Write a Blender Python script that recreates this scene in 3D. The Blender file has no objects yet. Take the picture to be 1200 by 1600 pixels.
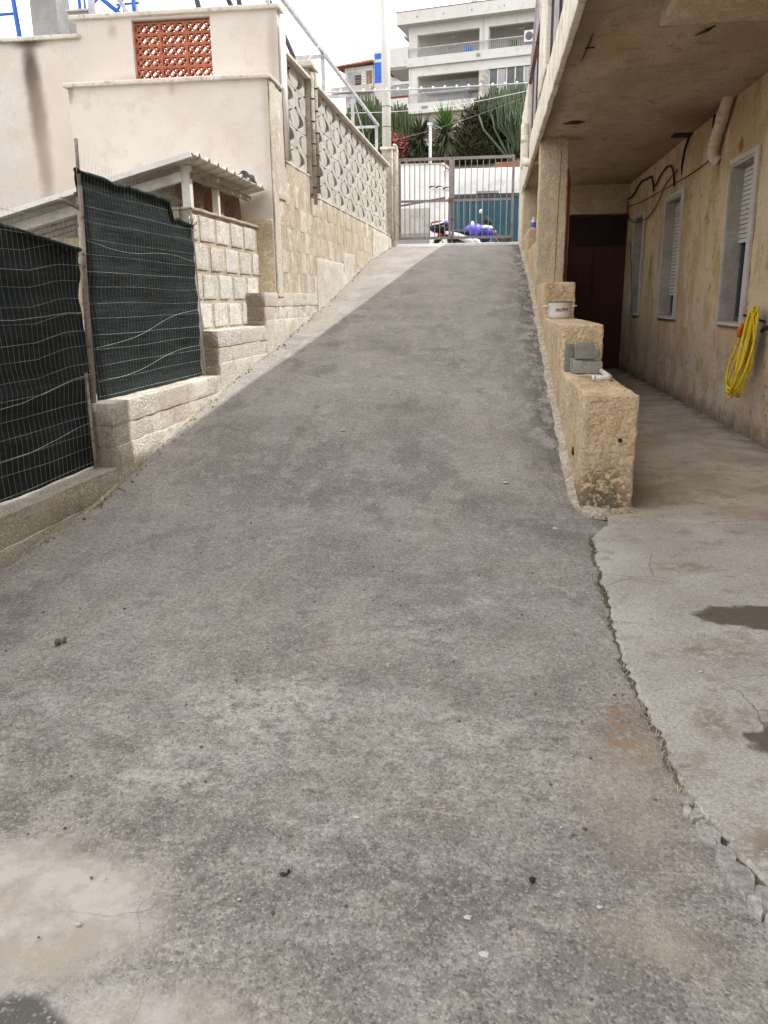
import bpy, bmesh, math, random
import numpy as np
from mathutils import Vector, Matrix, noise
random.seed(7)
scn = bpy.context.scene
col = scn.collection
R = math.radians

# ------------------------------------------------------------------ camera
PITCH, YAW, ROLL, CAMH = R(14.83), R(7.4486), R(0.7), 1.45
cp, sp, cy, sy = math.cos(PITCH), math.sin(PITCH), math.cos(YAW), math.sin(YAW)
fw = Vector((-sy*cp, cy*cp, -sp)); rt = Vector((cy, sy, 0)); dn = fw.cross(rt)
c_, s_ = math.cos(ROLL), math.sin(ROLL)
cx = rt*c_ + dn*s_; cyv = rt*s_ - dn*c_; cz = -fw
cam_d = bpy.data.cameras.new('camera')
cam_d.sensor_fit = 'VERTICAL'; cam_d.sensor_height = 32.0; cam_d.lens = 25.0
cam_d.clip_start = 0.05; cam_d.clip_end = 2000
cam = bpy.data.objects.new('camera', cam_d); col.objects.link(cam)
cam.matrix_world = Matrix(((cx.x, cyv.x, cz.x, 0), (cx.y, cyv.y, cz.y, 0), (cx.z, cyv.z, cz.z, CAMH), (0, 0, 0, 1)))
scn.camera = cam

# ------------------------------------------------------------------ light
SUN = Vector((0.67, 0.01, 1.0)).normalized()
world = bpy.data.worlds.new('World'); scn.world = world; world.use_nodes = True
wn = world.node_tree; wn.nodes.clear()
w_out = wn.nodes.new('ShaderNodeOutputWorld'); w_bg = wn.nodes.new('ShaderNodeBackground')
w_sky = wn.nodes.new('ShaderNodeTexSky'); w_sky.sky_type = 'NISHITA'; w_sky.sun_disc = False
w_sky.sun_elevation = math.asin(SUN.z); w_sky.sun_rotation = math.atan2(SUN.x, SUN.y)
w_sky.dust_density = 3.0
w_mix = wn.nodes.new('ShaderNodeMix'); w_mix.data_type = 'RGBA'
w_no = wn.nodes.new('ShaderNodeTexNoise'); w_no.inputs['Scale'].default_value = 2.2; w_no.inputs['Detail'].default_value = 5
w_mr = wn.nodes.new('ShaderNodeMapRange'); w_mr.inputs[1].default_value = 0.3; w_mr.inputs[2].default_value = 0.7
w_mr.inputs[3].default_value = 0.82; w_mr.inputs[4].default_value = 0.97
w_tc = wn.nodes.new('ShaderNodeTexCoord')
wn.links.new(w_tc.outputs['Generated'], w_no.inputs['Vector'])
wn.links.new(w_no.outputs['Fac'], w_mr.inputs[0])
wn.links.new(w_mr.outputs[0], w_mix.inputs['Factor'])
wn.links.new(w_sky.outputs[0], w_mix.inputs['A'])
w_mix.inputs['B'].default_value = (16.2, 16.1, 16.0, 1)       # thin white cloud veil
wn.links.new(w_mix.outputs['Result'], w_bg.inputs['Color'])
w_bg.inputs['Strength'].default_value = 0.1
wn.links.new(w_bg.outputs[0], w_out.inputs['Surface'])
sun_d = bpy.data.lights.new('sun', 'SUN'); sun_d.energy = 2.9; sun_d.angle = R(0.6); sun_d.color = (1.0, 0.965, 0.91)
sun = bpy.data.objects.new('sun', sun_d); col.objects.link(sun)
sun.location = (20, 0, 30); sun.rotation_euler = SUN.to_track_quat('Z', 'Y').to_euler()
scn.view_settings.view_transform = 'Standard'; scn.view_settings.look = 'None'
scn.view_settings.gamma = 1; scn.view_settings.exposure = 0.55
scn.view_settings.use_curve_mapping = False
scn.cycles.max_bounces = 8; scn.cycles.diffuse_bounces = 5

# ------------------------------------------------------------------ materials
class NT:
    def __init__(s, name):
        s.m = bpy.data.materials.new(name); s.m.use_nodes = True
        s.t = s.m.node_tree; s.b = s.t.nodes['Principled BSDF']
        s.b.inputs['Specular IOR Level'].default_value = 0.25
        s.pos = s.n('ShaderNodeNewGeometry').outputs['Position']
    def n(s, t): return s.t.nodes.new(t)
    def l(s, a, b): s.t.links.new(a, b)
    def setin(s, sock, v):
        if isinstance(v, bpy.types.NodeSocket): s.l(v, sock)
        elif isinstance(v, (tuple, list)) and len(v) == 3 and sock.type == 'RGBA': sock.default_value = (*v, 1)
        else: sock.default_value = v
    def noise(s, scale, detail=4, rough=0.55, vec=None, stretch=None):
        v = vec or s.pos
        if stretch:
            m = s.n('ShaderNodeMapping'); m.inputs['Scale'].default_value = stretch; s.l(v, m.inputs['Vector']); v = m.outputs[0]
        t = s.n('ShaderNodeTexNoise'); s.l(v, t.inputs['Vector'])
        t.inputs['Scale'].default_value = scale; t.inputs['Detail'].default_value = detail; t.inputs['Roughness'].default_value = rough
        if detail < 5: return t.outputs['Fac']
        g = 1+.11*(detail-3)+max(0, rough-.55)*1.4      # stretch the narrow band of a detailed noise
        m = s.n('ShaderNodeMath'); m.operation = 'MULTIPLY_ADD'; s.l(t.outputs['Fac'], m.inputs[0]); m.inputs[1].default_value = g; m.inputs[2].default_value = .5-.5*g
        return m.outputs[0]
    def vor(s, scale, feature='F1', out='Distance', vec=None):
        t = s.n('ShaderNodeTexVoronoi'); t.feature = feature; t.inputs['Scale'].default_value = scale
        s.l(vec or s.pos, t.inputs['Vector']); return t.outputs[out]
    def ramp(s, fac, lo, hi, a=0.0, b=1.0):
        m = s.n('ShaderNodeMapRange'); m.interpolation_type = 'SMOOTHSTEP'
        s.setin(m.inputs[0], fac); m.inputs[1].default_value = lo; m.inputs[2].default_value = hi
        m.inputs[3].default_value = a; m.inputs[4].default_value = b; return m.outputs[0]
    def math(s, op, a, b=0.0, clamp=False):
        m = s.n('ShaderNodeMath'); m.operation = op; m.use_clamp = clamp
        s.setin(m.inputs[0], a); s.setin(m.inputs[1], b); return m.outputs[0]
    def mix(s, fac, a, b, mode='MIX'):
        m = s.n('ShaderNodeMix'); m.data_type = 'RGBA'; m.blend_type = mode
        s.setin(m.inputs['Factor'], fac); s.setin(m.inputs['A'], a); s.setin(m.inputs['B'], b); return m.outputs['Result']
    def xyz(s):
        x = s.n('ShaderNodeSeparateXYZ'); s.l(s.pos, x.inputs[0]); return x.outputs
    def warped(s, scale, amt):
        t = s.n('ShaderNodeTexNoise'); s.l(s.pos, t.inputs['Vector']); t.inputs['Scale'].default_value = scale; t.inputs['Detail'].default_value = 5
        a = s.n('ShaderNodeVectorMath'); a.operation = 'SUBTRACT'; s.l(t.outputs['Color'], a.inputs[0]); a.inputs[1].default_value = (.5, .5, .5)
        b = s.n('ShaderNodeVectorMath'); b.operation = 'SCALE'; s.l(a.outputs[0], b.inputs[0]); b.inputs['Scale'].default_value = amt
        c = s.n('ShaderNodeVectorMath'); s.l(s.pos, c.inputs[0]); s.l(b.outputs[0], c.inputs[1]); return c.outputs[0]
    def blob(s, vec, c, r, soft=0.5):
        a = s.n('ShaderNodeVectorMath'); a.operation = 'SUBTRACT'; s.l(vec, a.inputs[0]); a.inputs[1].default_value = c
        b = s.n('ShaderNodeVectorMath'); b.operation = 'DIVIDE'; s.l(a.outputs[0], b.inputs[0]); b.inputs[1].default_value = r
        d = s.n('ShaderNodeVectorMath'); d.operation = 'LENGTH'; s.l(b.outputs[0], d.inputs[0])
        return s.ramp(d.outputs['Value'], 1-soft, 1+soft*0.6, 1, 0)
    def bump(s, h, strength=0.4, dist=0.01, prev=None):
        b = s.n('ShaderNodeBump'); b.inputs['Strength'].default_value = strength; b.inputs['Distance'].default_value = dist
        s.l(h, b.inputs['Height'])
        if prev: s.l(prev, b.inputs['Normal'])
        return b.outputs[0]
    def done(s, colour, rough=0.9, nrm=None, metal=0.0):
        s.setin(s.b.inputs['Base Color'], colour); s.setin(s.b.inputs['Roughness'], rough)
        s.b.inputs['Metallic'].default_value = metal
        if nrm: s.l(nrm, s.b.inputs['Normal'])
        return s.m
    def rand(s): return s.n('ShaderNodeObjectInfo').outputs['Random']

def surf(name, c0, c1, c2=None, scale=3, fine=60, fine_amt=0.25, rough=0.9, bump=0.3, bdist=0.006, bscale=None,
         rand=0.0, metal=0.0, stretch=None, blobs=(), warp=(6, 0.1), drips=None, spec=0.25, contrast=(0.35, 0.65)):
    t = NT(name); t.b.inputs['Specular IOR Level'].default_value = spec
    f = t.ramp(t.noise(scale, 6, 0.6, stretch=stretch), *contrast)
    c = t.mix(f, c0, c1)
    if c2: c = t.mix(t.ramp(t.noise(scale*2.7+1, 5, 0.65), 0.55, 0.72), c, c2)
    fn = t.noise(fine, 3, 0.7)
    c = t.mix(fine_amt, c, t.mix(t.ramp(fn, 0.3, 0.7), (0.02, 0.02, 0.02), (1, 1, 1)), 'OVERLAY')
    if drips:
        dcol, dscale, lo, hi = drips
        c = t.mix(t.ramp(t.noise(dscale, 5, 0.6, stretch=(1, 1, 0.12)), lo, hi), c, dcol)
    if blobs:
        wv = t.warped(*warp)
        for (ctr, rad, bc, op, soft) in blobs:
            c = t.mix(t.math('MULTIPLY', t.blob(wv, ctr, rad, soft), op), c, bc)
    if rand:
        c = t.mix(rand, c, t.mix(t.rand(), tuple(x*0.35 for x in c0), tuple(min(1, x*1.7) for x in c1)))
    nr = t.bump(t.noise(bscale or fine*0.6, 5, 0.65), bump, bdist) if bump else None
    return t.done(c, rough, nr, metal)

M = {}
# asphalt ramp / yard -----------------------------------------------------
def asphalt():
    t = NT('ramp_asphalt'); x, y, z = t.xyz()
    big = t.ramp(t.noise(0.8, 6, 0.6), 0.35, 0.68)
    c = t.mix(big, (0.210, 0.192, 0.178), (0.290, 0.269, 0.251))
    mid = t.ramp(t.noise(2.6, 8, 0.72), 0.51, 0.66)
    c = t.mix(t.math('MULTIPLY', mid, 0.42), c, (0.365, 0.345, 0.324))
    st = t.ramp(t.noise(2.4, 7, .7, stretch=(1.5, .22, 1)), .52, .66)
    c = t.mix(t.math('MULTIPLY', st, .4), c, (.36, .335, .305))
    scf = t.ramp(t.noise(6.5, 8, .78, stretch=(1, .8, 1)), .60, .68)
    c = t.mix(t.math('MULTIPLY', scf, .35), c, (.42, .40, .378))
    dk = t.ramp(t.noise(1.9, 6, 0.7, stretch=(1, 0.6, 1)), 0.52, 0.7)
    c = t.mix(t.math('MULTIPLY', dk, 0.6), c, (0.135, 0.124, 0.117))
    pk = t.ramp(t.noise(1.3, 5, 0.62, stretch=(1.1, .7, 1)), 0.5, 0.66)
    c = t.mix(t.math('MULTIPLY', pk, 0.3), c, (0.285, 0.252, 0.222))
    wv = t.warped(2.6, 0.55); wf = t.warped(9, 0.2)
    # worn rough cement wash on the level yard in front of the ramp
    nearf = t.ramp(t.math('ADD', y, t.math('MULTIPLY', t.noise(1.7, 6, 0.65), 1.8)), 3.1, 4.5, 1, 0)
    wash = t.mix(t.ramp(t.noise(5, 8, 0.74), 0.36, 0.66), (0.196, 0.176, 0.161), (0.350, 0.323, 0.299))
    wash = t.mix(t.math('MULTIPLY', t.ramp(t.noise(2.1, 7, .7, stretch=(.8, 1.2, 1)), .52, .66), .7), wash, (.39, .372, .352))
    wash = t.mix(t.math('MULTIPLY', t.ramp(t.noise(2.9, 7, .72), .56, .7), .6), wash, (.16, .15, .143))
    c = t.mix(t.math('MULTIPLY', nearf, 0.72), c, wash)
    brk = t.ramp(t.noise(13, 6, .75), .36, .6)
    for (ctr, rad, bc, op, soft) in [
        ((-0.78, 2.55, 0), (.32, .26, 1), (.46, .445, .42), .75, .8), ((-0.95, 2.1, 0), (.24, .16, 1), (.46, .44, .415), .7, .8),
        ((-0.35, 3.3, 0), (.35, .25, 1), (.42, .40, .375), .5, .9), ((-0.1, 2.35, 0), (.5, .25, 1), (.42, .40, .375), .55, .9), ((.25, 2.0, 0), (.35, .2, 1), (.37, .35, .325), .5, .9),
        ((0.0, 3.75, 0), (.11, .07, 1), (.56, .54, .51), .7, .7), ((-0.4, 1.95, 0), (.12, .05, 1), (.50, .49, .47), .8, .8), ((-.55, 1.85, 0), (.14, .06, 1), (.48, .47, .45), .6, .8),
        ((0.1, 1.80, 0), (.5, .2, 1), (.15, .14, .135), .6, .9), ((-.40, 1.72, 0), (.35, .2, 1), (.17, .158, .148), .6, .9), ((.1, 1.45, 0), (.5, .2, 1), (.17, .16, .155), .5, .9),
        ((.2, 5.0, 0), (.35, .4, 1), (.13, .127, .13), .55, .9), ((-1.1, 4.4, 0), (.9, .6, 1), (.19, .18, .174), .5, .9), ((-.5, 3.9, 0), (.6, .3, 1), (.19, .18, .175), .4, .9),
        ((-.5, 6.6, 0.2), (.5, .5, 1), (.17, .162, .155), .4, .9), ((-.35, 9.5, 1), (.45, 1.0, 1), (.40, .375, .345), .4, .9), ((-.5, 12.5, 1.5), (.35, 1.6, 1), (.38, .36, .33), .35, .9)]:
        c = t.mix(t.math('MULTIPLY', t.math('MULTIPLY', t.blob(wv, ctr, rad, soft), brk), op), c, bc)
    # stones of the mix
    cell = t.vor(150, out='Color'); sp1 = t.n('ShaderNodeSeparateColor'); t.l(cell, sp1.inputs[0])
    dist = t.vor(150)
    c = t.mix(t.math('MULTIPLY', t.ramp(sp1.outputs[0], 0.6, 1.0), 0.34), c, (0.55, 0.52, 0.48))
    c = t.mix(t.math('MULTIPLY', t.ramp(sp1.outputs[1], 0.66, 1.0), 0.48), c, (0.06, 0.056, 0.053))
    gr = t.noise(46, 4, 0.78)
    c = t.mix(0.25, c, t.mix(t.ramp(gr, .3, .7), (.06, .06, .06), (.94, .94, .94)), 'OVERLAY')
    # smooth cement patch in the left corner, and bits of dirt
    pat = t.math('MAXIMUM', t.blob(wf, (-1.13, 1.53, 0), (.38, .26, 1), .42), t.math('MULTIPLY', t.blob(wf, (-.68, 1.22, 0), (.3, .14, 1), .6), .75))
    pc = t.mix(t.ramp(t.noise(4, 7, .68), .36, .62), (.40, .355, .305), (.52, .485, .445))
    pc = t.mix(t.math('MULTIPLY', t.ramp(t.noise(60, 4, .7), .62, .75), .5), pc, (.26, .235, .21))
    pc = t.mix(t.math('MULTIPLY', t.ramp(t.noise(9, 6, .7), .55, .7), .35), pc, (.33, .28, .235))
    crk = t.ramp(t.vor(2.3, 'DISTANCE_TO_EDGE', vec=t.warped(3.2, .13)), .001, .005, .6, 0)
    pc = t.mix(t.math('MULTIPLY', crk, t.ramp(t.noise(2.0, 2), .45, .6)), pc, (.17, .145, .13))
    c = t.mix(t.math('MULTIPLY', pat, .93), c, pc)
    c = t.mix(t.math('MULTIPLY', t.math('MULTIPLY', t.blob(wf, (.50, 2.56, 0), (.08, .24, 1), .7), t.ramp(t.noise(18, 5, .7), .35, .6)), .75), c, (.27, .165, .095))
    c = t.mix(t.math('MULTIPLY', t.blob(wf, (.45, 2.2, 0), (.16, .35, 1), .9), .45), c, (.32, .265, .205))
    c = t.mix(t.math('MULTIPLY', t.blob(wf, (.42, 1.62, 0), (.14, .1, 1), .8), .5), c, (.40, .345, .275))
    # dust and grit thrown up along the upper edges
    up = t.ramp(y, 8.0, 16.0)
    c = t.mix(t.math('MULTIPLY', up, .3), c, (.36, .33, .30))
    rgt = t.math('MULTIPLY', t.ramp(x, .15, .58), t.ramp(t.noise(7, 6, .7, stretch=(1, .4, 1)), .38, .6))
    c = t.mix(t.math('MULTIPLY', rgt, t.ramp(y, 4.5, 7, 0, .75)), c, (.085, .078, .073))
    c = t.mix(t.blob(t.warped(8, .1), (-.97, 1.16, 0), (.16, .13, 1), .15), c, t.mix(t.ramp(sp1.outputs[0], .9, 1), (.12, .115, .108), (.3, .28, .26)))
    inv = t.math('SUBTRACT', 1.0, pat)
    h = t.math('MULTIPLY', t.math('ADD', t.math('MULTIPLY', dist, -0.35), t.math('MULTIPLY', gr, 0.9)), t.math('MAXIMUM', inv, .2))
    n1 = t.bump(h, 0.6, 0.009)
    return t.done(c, 0.92, n1)
M['asphalt'] = asphalt()

def apron_mat(name, c0, c1, porch=False):
    t = NT(name); x, y, z = t.xyz()
    c = t.mix(t.ramp(t.noise(1.6, 6, .6), .3, .7), c0, c1)
    c = t.mix(t.math('MULTIPLY', t.ramp(t.noise(5, 8, .74, stretch=(1, 1.1, 1)), .55, .72), .6), c, (.25, .215, .178))
    c = t.mix(t.math('MULTIPLY', t.ramp(t.noise(14, 7, .75, stretch=(1, 1, 1)), .68, .8), .6), c, (.17, .15, .125))
    c = t.mix(t.math('MULTIPLY', t.ramp(t.noise(5, 7, .7, stretch=(.9, 1.1, 1)), .72, .82), .6), c, (.52, .49, .45))
    c = t.mix(.25, c, t.mix(t.ramp(t.noise(90, 3, .75), .3, .7), (0, 0, 0), (1, 1, 1)), 'OVERLAY')
    wv = t.warped(13, .13); rough = .85; bk = t.ramp(t.noise(19, 7, .75), .36, .56)
    if not porch:
        for (ctr, rad) in [((.80, 2.62, 0), (.09, .16, 1)), ((.95, 3.2, 0), (.22, .1, 1)), ((.78, 1.9, 0), (.12, .2, 1)), ((1.1, 4.3, 0), (.2, .1, 1))]:
            c = t.mix(t.math('MULTIPLY', t.math('MULTIPLY', t.blob(wv, ctr, rad, .9), bk), .9), c, (.23, .19, .145))
        wet = t.math('MAXIMUM', t.blob(wv, (1.32, 3.6, 0), (.35, .15, 1), .1), t.blob(wv, (1.08, 2.5, 0), (.20, .14, 1), .1))
        wet = t.math('MAXIMUM', wet, t.blob(wv, (1.28, 3.22, 0), (.07, .06, 1), .1))
        c = t.mix(t.math('MULTIPLY', wet, .94), c, t.mix(t.ramp(t.noise(30, 4), .3, .7), (.085, .072, .055), (.11, .095, .075)))
        rough = t.math('SUBTRACT', .85, t.math('MULTIPLY', wet, .4))
    else:
        c = t.mix(t.math('MULTIPLY', t.ramp(t.noise(2.0, 6, .66), .5, .66), .55), c, (.29, .225, .175))
        c = t.mix(t.math('MULTIPLY', t.ramp(x, 2.45, 2.64), t.ramp(t.noise(3, 6, .7), .4, .6, .15, .7)), c, (.1, .085, .072))
    crk = t.ramp(t.vor(.9, 'DISTANCE_TO_EDGE', vec=t.warped(4, .10)), .0005, .003, .75, 0)
    c = t.mix(t.math('MULTIPLY', crk, t.ramp(t.noise(1.3, 2), .45, .55)), c, (.08, .072, .065))
    n1 = t.bump(t.noise(42, 6, .7), .35, .006)
    return t.done(c, rough, n1)
M['apron'] = apron_mat('cement_apron', (.345, .322, .296), (.425, .402, .375))
M['porch'] = apron_mat('porch_cement', (.36, .315, .27), (.45, .405, .355), True)

def stucco(name, c0, c1, blobs=(), bump=.8, lump=26):
    t = NT(name)
    c = t.mix(t.ramp(t.noise(2.2, 6, .6), .35, .65), c0, c1)
    c = t.mix(t.math('MULTIPLY', t.ramp(t.noise(9, 6, .7), .52, .68), .4), c, tuple(min(1, v*1.35) for v in c1))
    c = t.mix(.22, c, t.mix(t.ramp(t.noise(55, 4, .75), .3, .7), (0, 0, 0), (1, 1, 1)), 'OVERLAY')
    if blobs:
        wv = t.warped(8, .16)
        for (ctr, rad, bc, op, soft) in blobs:
            br = t.ramp(t.noise(26, 5, .75), .34, .56)
            c = t.mix(t.math('MULTIPLY', t.math('MULTIPLY', t.blob(wv, ctr, rad, soft), op), br), c, bc)
    h = t.math('ADD', t.ramp(t.noise(lump, 4, .55), .38, .62), t.math('MULTIPLY', t.noise(110, 3, .7), .3))
    return t.done(c, .93, t.bump(h, bump, .012))
M['parapet'] = stucco('rough_ochre_render', (.52, .375, .225), (.62, .485, .325),
    [((.84, 5.5, .06), (.26, .35, .32), (.085, .078, .055), .9, .7), ((.68, 5.6, .0), (.3, .6, .16), (.19, .16, .12), .8, .6),
     ((.97, 5.5, .3), (.08, .3, .3), (.56, .36, .23), .5, .8)])
M['pillar'] = stucco('pale_ochre_render', (.48, .39, .275), (.58, .485, .36), bump=.6)

def house_mat():
    t = NT('ochre_house_render'); x, y, z = t.xyz()
    c = t.mix(t.ramp(t.noise(1.1, 7, .66), .4, .58), (.44, .32, .175), (.55, .43, .28))
    c = t.mix(t.math('MULTIPLY', t.ramp(t.noise(2.4, 6, .65, stretch=(1, 1, .25)), .5, .64), .75), c, (.53, .445, .325))
    c = t.mix(t.math('MULTIPLY', t.ramp(t.noise(1.7, 5, .6, stretch=(1, 1, .5)), .53, .66), .65), c, (.40, .265, .155))
    low = t.ramp(t.math('ADD', z, t.math('MULTIPLY', t.noise(1.5, 5, .6), 1.0)), .95, 1.75, 1, 0)
    lc = t.mix(t.ramp(t.noise(2.2, 7, .68), .4, .6), (.50, .445, .375), (.40, .30, .215))
    c = t.mix(t.math('MULTIPLY', low, .85), c, lc)
    dirt = t.ramp(t.math('ADD', z, t.math('MULTIPLY', t.noise(6, 5, .6), .25)), .14, .42, 1, 0)
    c = t.mix(t.math('MULTIPLY', dirt, .75), c, (.13, .105, .08))
    c = t.mix(t.math('MULTIPLY', t.ramp(t.noise(7, 7, .75), .66, .72), .7), c, (.13, .1, .07))
    c = t.mix(t.math('MULTIPLY', t.ramp(t.noise(11, 5, .7), .62, .7), .5), c, (.5, .43, .33))
    wv = t.warped(12, .09)
    for (ctr, rad, bc, op) in [((2.65, 9.75, 3.02), (.3, .1, .08), (.25, .085, .05), .9), ((2.65, 14.4, 1.9), (.2, .1, .28), (.22, .16, .09), .8),
                               ((2.65, 8.45, 1.0), (.3, .22, .35), (.19, .165, .14), .85), ((2.65, 10.1, .95), (.3, .02, .12), (.42, .15, .08), .8), ((2.65, 10.6, 3.2), (.3, .12, .5), (.27, .19, .12), .6)]:
        c = t.mix(t.math('MULTIPLY', t.blob(wv, ctr, rad, .4), op), c, bc)
    c = t.mix(.2, c, t.mix(t.ramp(t.noise(45, 4, .75), .3, .7), (0, 0, 0), (1, 1, 1)), 'OVERLAY')
    h = t.math('ADD', t.noise(14, 6, .7), t.math('MULTIPLY', t.noise(90, 3, .7), .3))
    return t.done(c, .93, t.bump(h, .5, .012))
M['house'] = house_mat()
M['ceiling'] = surf('porch_ceiling', (.36, .285, .20), (.45, .37, .275), (.30, .225, .15), 1.4, 50, .25, bump=.4, bdist=.008, stretch=(1, .5, 1),
                    blobs=[((.75, 7.5, 3.55), (.14, 1.2, .3), (.2, .17, .13), .7, .8), ((.72, 10.5, 3.55), (.08, 1.5, .3), (.22, .18, .14), .7, .8), ((1.0, 8.0, 3.55), (.3, .4, .3), (.42, .29, .16), .6, .9), ((2.5, 11, 3.55), (.35, .6, .3), (.16, .12, .09), .7, .9)])
M['fascia'] = surf('cream_paint', (.66, .60, .50), (.74, .69, .60), (.5, .44, .35), 2, 40, .18, bump=.25, drips=((.42, .36, .28), 7, .58, .7))
M['mauve'] = surf('mauve_sheet_metal', (.27, .225, .235), (.34, .29, .30), (.2, .15, .15), 3, 60, .12, .55, .1)
M['rust'] = surf('rusty_brown_steel', (.15, .075, .06), (.22, .12, .10), (.28, .2, .18), 9, 80, .25, .7, .2)
M['maroon'] = surf('maroon_door_paint', (.052, .012, .010), (.065, .017, .013), None, 3, 60, .15, .5, .1, stretch=(8, 8, .6))
M['maroon_dark'] = surf('dark_louvre', (.02, .008, .008), (.03, .012, .011), None, 3, 60, .1, .6, .1)
M['terra_pipe'] = surf('red_brown_pipe', (.30, .09, .035), (.38, .13, .055), (.2, .07, .04), 5, 60, .2, .6, .1)
M['marble'] = surf('grey_marble_surround', (.33, .30, .26), (.40, .37, .33), (.33, .30, .27), 4, 40, .12, .5, .1)
M['marble_edge'] = surf('pale_marble_edge', (.44, .41, .365), (.51, .48, .43), None, 5, 40, .12, .5, .1)
M['shutter'] = surf('white_shutter_slat', (.47, .45, .41), (.54, .52, .48), None, 3, 30, .1, .5, 0)
M['glass'] = surf('dark_window_glass', (.02, .026, .035), (.03, .038, .05), None, 1, 10, .05, .08, 0, spec=.6)
M['win_frame'] = surf('dark_window_frame', (.06, .065, .08), (.08, .085, .1), None, 1, 10, .05, .4, 0)
M['pvc'] = surf('cream_pvc', (.55, .44, .32), (.62, .52, .40), None, 4, 40, .12, .5, .05)
M['pvc_grey'] = surf('pale_grey_pvc', (.56, .56, .57), (.64, .64, .65), None, 8, 40, .1, .4, 0)
M['cable'] = surf('black_cable', (.015, .012, .011), (.03, .025, .022), None, 8, 40, .1, .7, 0)
M['yellow'] = surf('yellow_hose_rubber', (.60, .42, .015), (.70, .52, .03), (.45, .30, .02), 6, 60, .15, .45, .08)
M['orange'] = surf('orange_plastic', (.55, .12, .03), (.65, .17, .04), None, 6, 40, .1, .45, 0)
M['tile_grey'] = surf('grey_cement_tile', (.215, .215, .19), (.28, .28, .25), (.34, .34, .31), 11, 90, .25, .85, .2, rand=.28)
M['enamel'] = None
M['stick'] = surf('weathered_stick', (.14, .105, .075), (.2, .16, .12), None, 9, 60, .25, .9, .2)

# left side
def board_conc():
    t = NT('board_marked_concrete'); x, y, z = t.xyz()
    c = t.mix(t.ramp(t.noise(2.2, 7, .66), .38, .62), (.50, .455, .385), (.64, .605, .54))
    wht = t.ramp(t.noise(1.3, 6, .66), .40, .52)
    fine = t.ramp(t.vor(48), .25, .55)
    c = t.mix(t.math('MULTIPLY', wht, .85), c, t.mix(fine, (.72, .705, .665), (.48, .455, .405)))
    c = t.mix(t.math('MULTIPLY', t.ramp(t.noise(7, 6, .7), .6, .7), .5), c, (.30, .25, .185))
    wv = t.warped(7, .15)
    for (ctr, rad, bc, op, soft) in [((-2.52, 4.2, .2), (.2, 1.2, .16), (.24, .205, .15), .6, .8), ((-2.6, 4.4, .36), (.14, 1.6, .05), (.26, .22, .16), .6, .8), ((-2.5, 3.7, .2), (.4, .5, .1), (.6, .57, .5), .5, .8), ((-2.66, 5.2, .5), (.16, .05, .3), (.235, .19, .135), .75, .5),
                                     ((-2.6, 7.32, 1.0), (.13, .06, .4), (.20, .155, .105), .85, .4), ((-2.56, 8.86, 1.35), (.13, .06, .3), (.19, .155, .115), .85, .4)]:
        c = t.mix(t.math('MULTIPLY', t.blob(wv, ctr, rad, soft), op), c, bc)
    c = t.mix(.25, c, t.mix(t.ramp(t.noise(70, 3, .75), .3, .7), (0, 0, 0), (1, 1, 1)), 'OVERLAY')
    h = t.math('ADD', t.math('MULTIPLY', fine, t.math('MULTIPLY', wht, .6)), t.noise(40, 5, .7))
    return t.done(c, .93, t.bump(h, .6, .01))
M['board'] = board_conc()
M['block'] = surf('hollow_block_face', (.55, .525, .475), (.68, .66, .61), (.47, .425, .36), 6, 55, .5, .95, .6, .008, 80, rand=.12)
M['mortar'] = surf('tan_mortar', (.42, .36, .28), (.52, .46, .37), (.36, .30, .23), 4, 50, .25, .95, .4, .008)
M['wallblock'] = surf('washed_wall_block', (.45, .405, .335), (.575, .54, .475), (.65, .625, .575), 1.9, 50, .3, .95, .5, .009, rand=.12, drips=((.66, .62, .55), 4, .52, .66), blobs=[((-2.35, 13.6, 2.45), (.4, 1.9, .42), (.40, .335, .235), .75, .7), ((-2.4, 10.4, 2.7), (.4, .9, .5), (.50, .445, .35), .5, .9)])
M['tan'] = surf('tan_plaster', (.46, .38, .27), (.54, .46, .34), (.66, .58, .45), 3, 50, .2, .93, .4, .008)
M['pink'] = surf('pale_pink_render', (.63, .575, .53), (.675, .625, .585), (.615, .55, .495), 1.3, 60, .1, .92, .15, .005, blobs=[
    ((-5.45, 9.9, 4.10), (.11, .3, .40), (.09, .065, .055), 1, .7), ((-5.42, 9.9, 3.6), (.12, .3, .5), (.10, .075, .065), 1, .7), ((-5.40, 9.9, 3.05), (.10, .3, .42), (.20, .145, .12), .9, .85),
    ((-5.45, 9.9, 4.42), (.22, .3, .06), (.12, .09, .08), .9, .8), ((-4.1, 9.9, 3.93), (.5, .3, .09), (.36, .30, .24), .6, .9), ((-2.5, 9.9, 4.2), (.07, .3, .5), (.42, .35, .28), .6, .9),
    ((-2.75, 9.9, 3.93), (.35, .3, .07), (.40, .34, .28), .5, .9), ((-2.47, 9.4, 3.5), (.06, .3, .6), (.5, .42, .34), .6, .9), ((-4.74, 9.4, 3.75), (.05, .3, .12), (.25, .2, .16), .7, .8),
    ((-4.4, 9.9, 4.5), (.06, .3, .08), (.35, .3, .25), .6, .9), ((-5.2, 9.9, 3.3), (.4, .3, .9), (.70, .60, .49), .5, .9), ((-3.55, 9.4, 3.74), (.05, .3, .06), (.35, .3, .25), .5, .9)], warp=(9, .05))
M['coping'] = surf('travertine_coping', (.56, .52, .46), (.66, .62, .565), (.42, .38, .32), 4, 40, .15, .8, .15)
M['screen'] = surf('pale_screen_block', (.44, .42, .39), (.51, .49, .455), (.33, .30, .265), 3, 50, .15, .9, .2, rand=.05)
M['postconc'] = surf('grey_concrete_post', (.33, .30, .26), (.44, .41, .36), (.25, .22, .18), 5, 50, .25, .9, .3)
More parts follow.
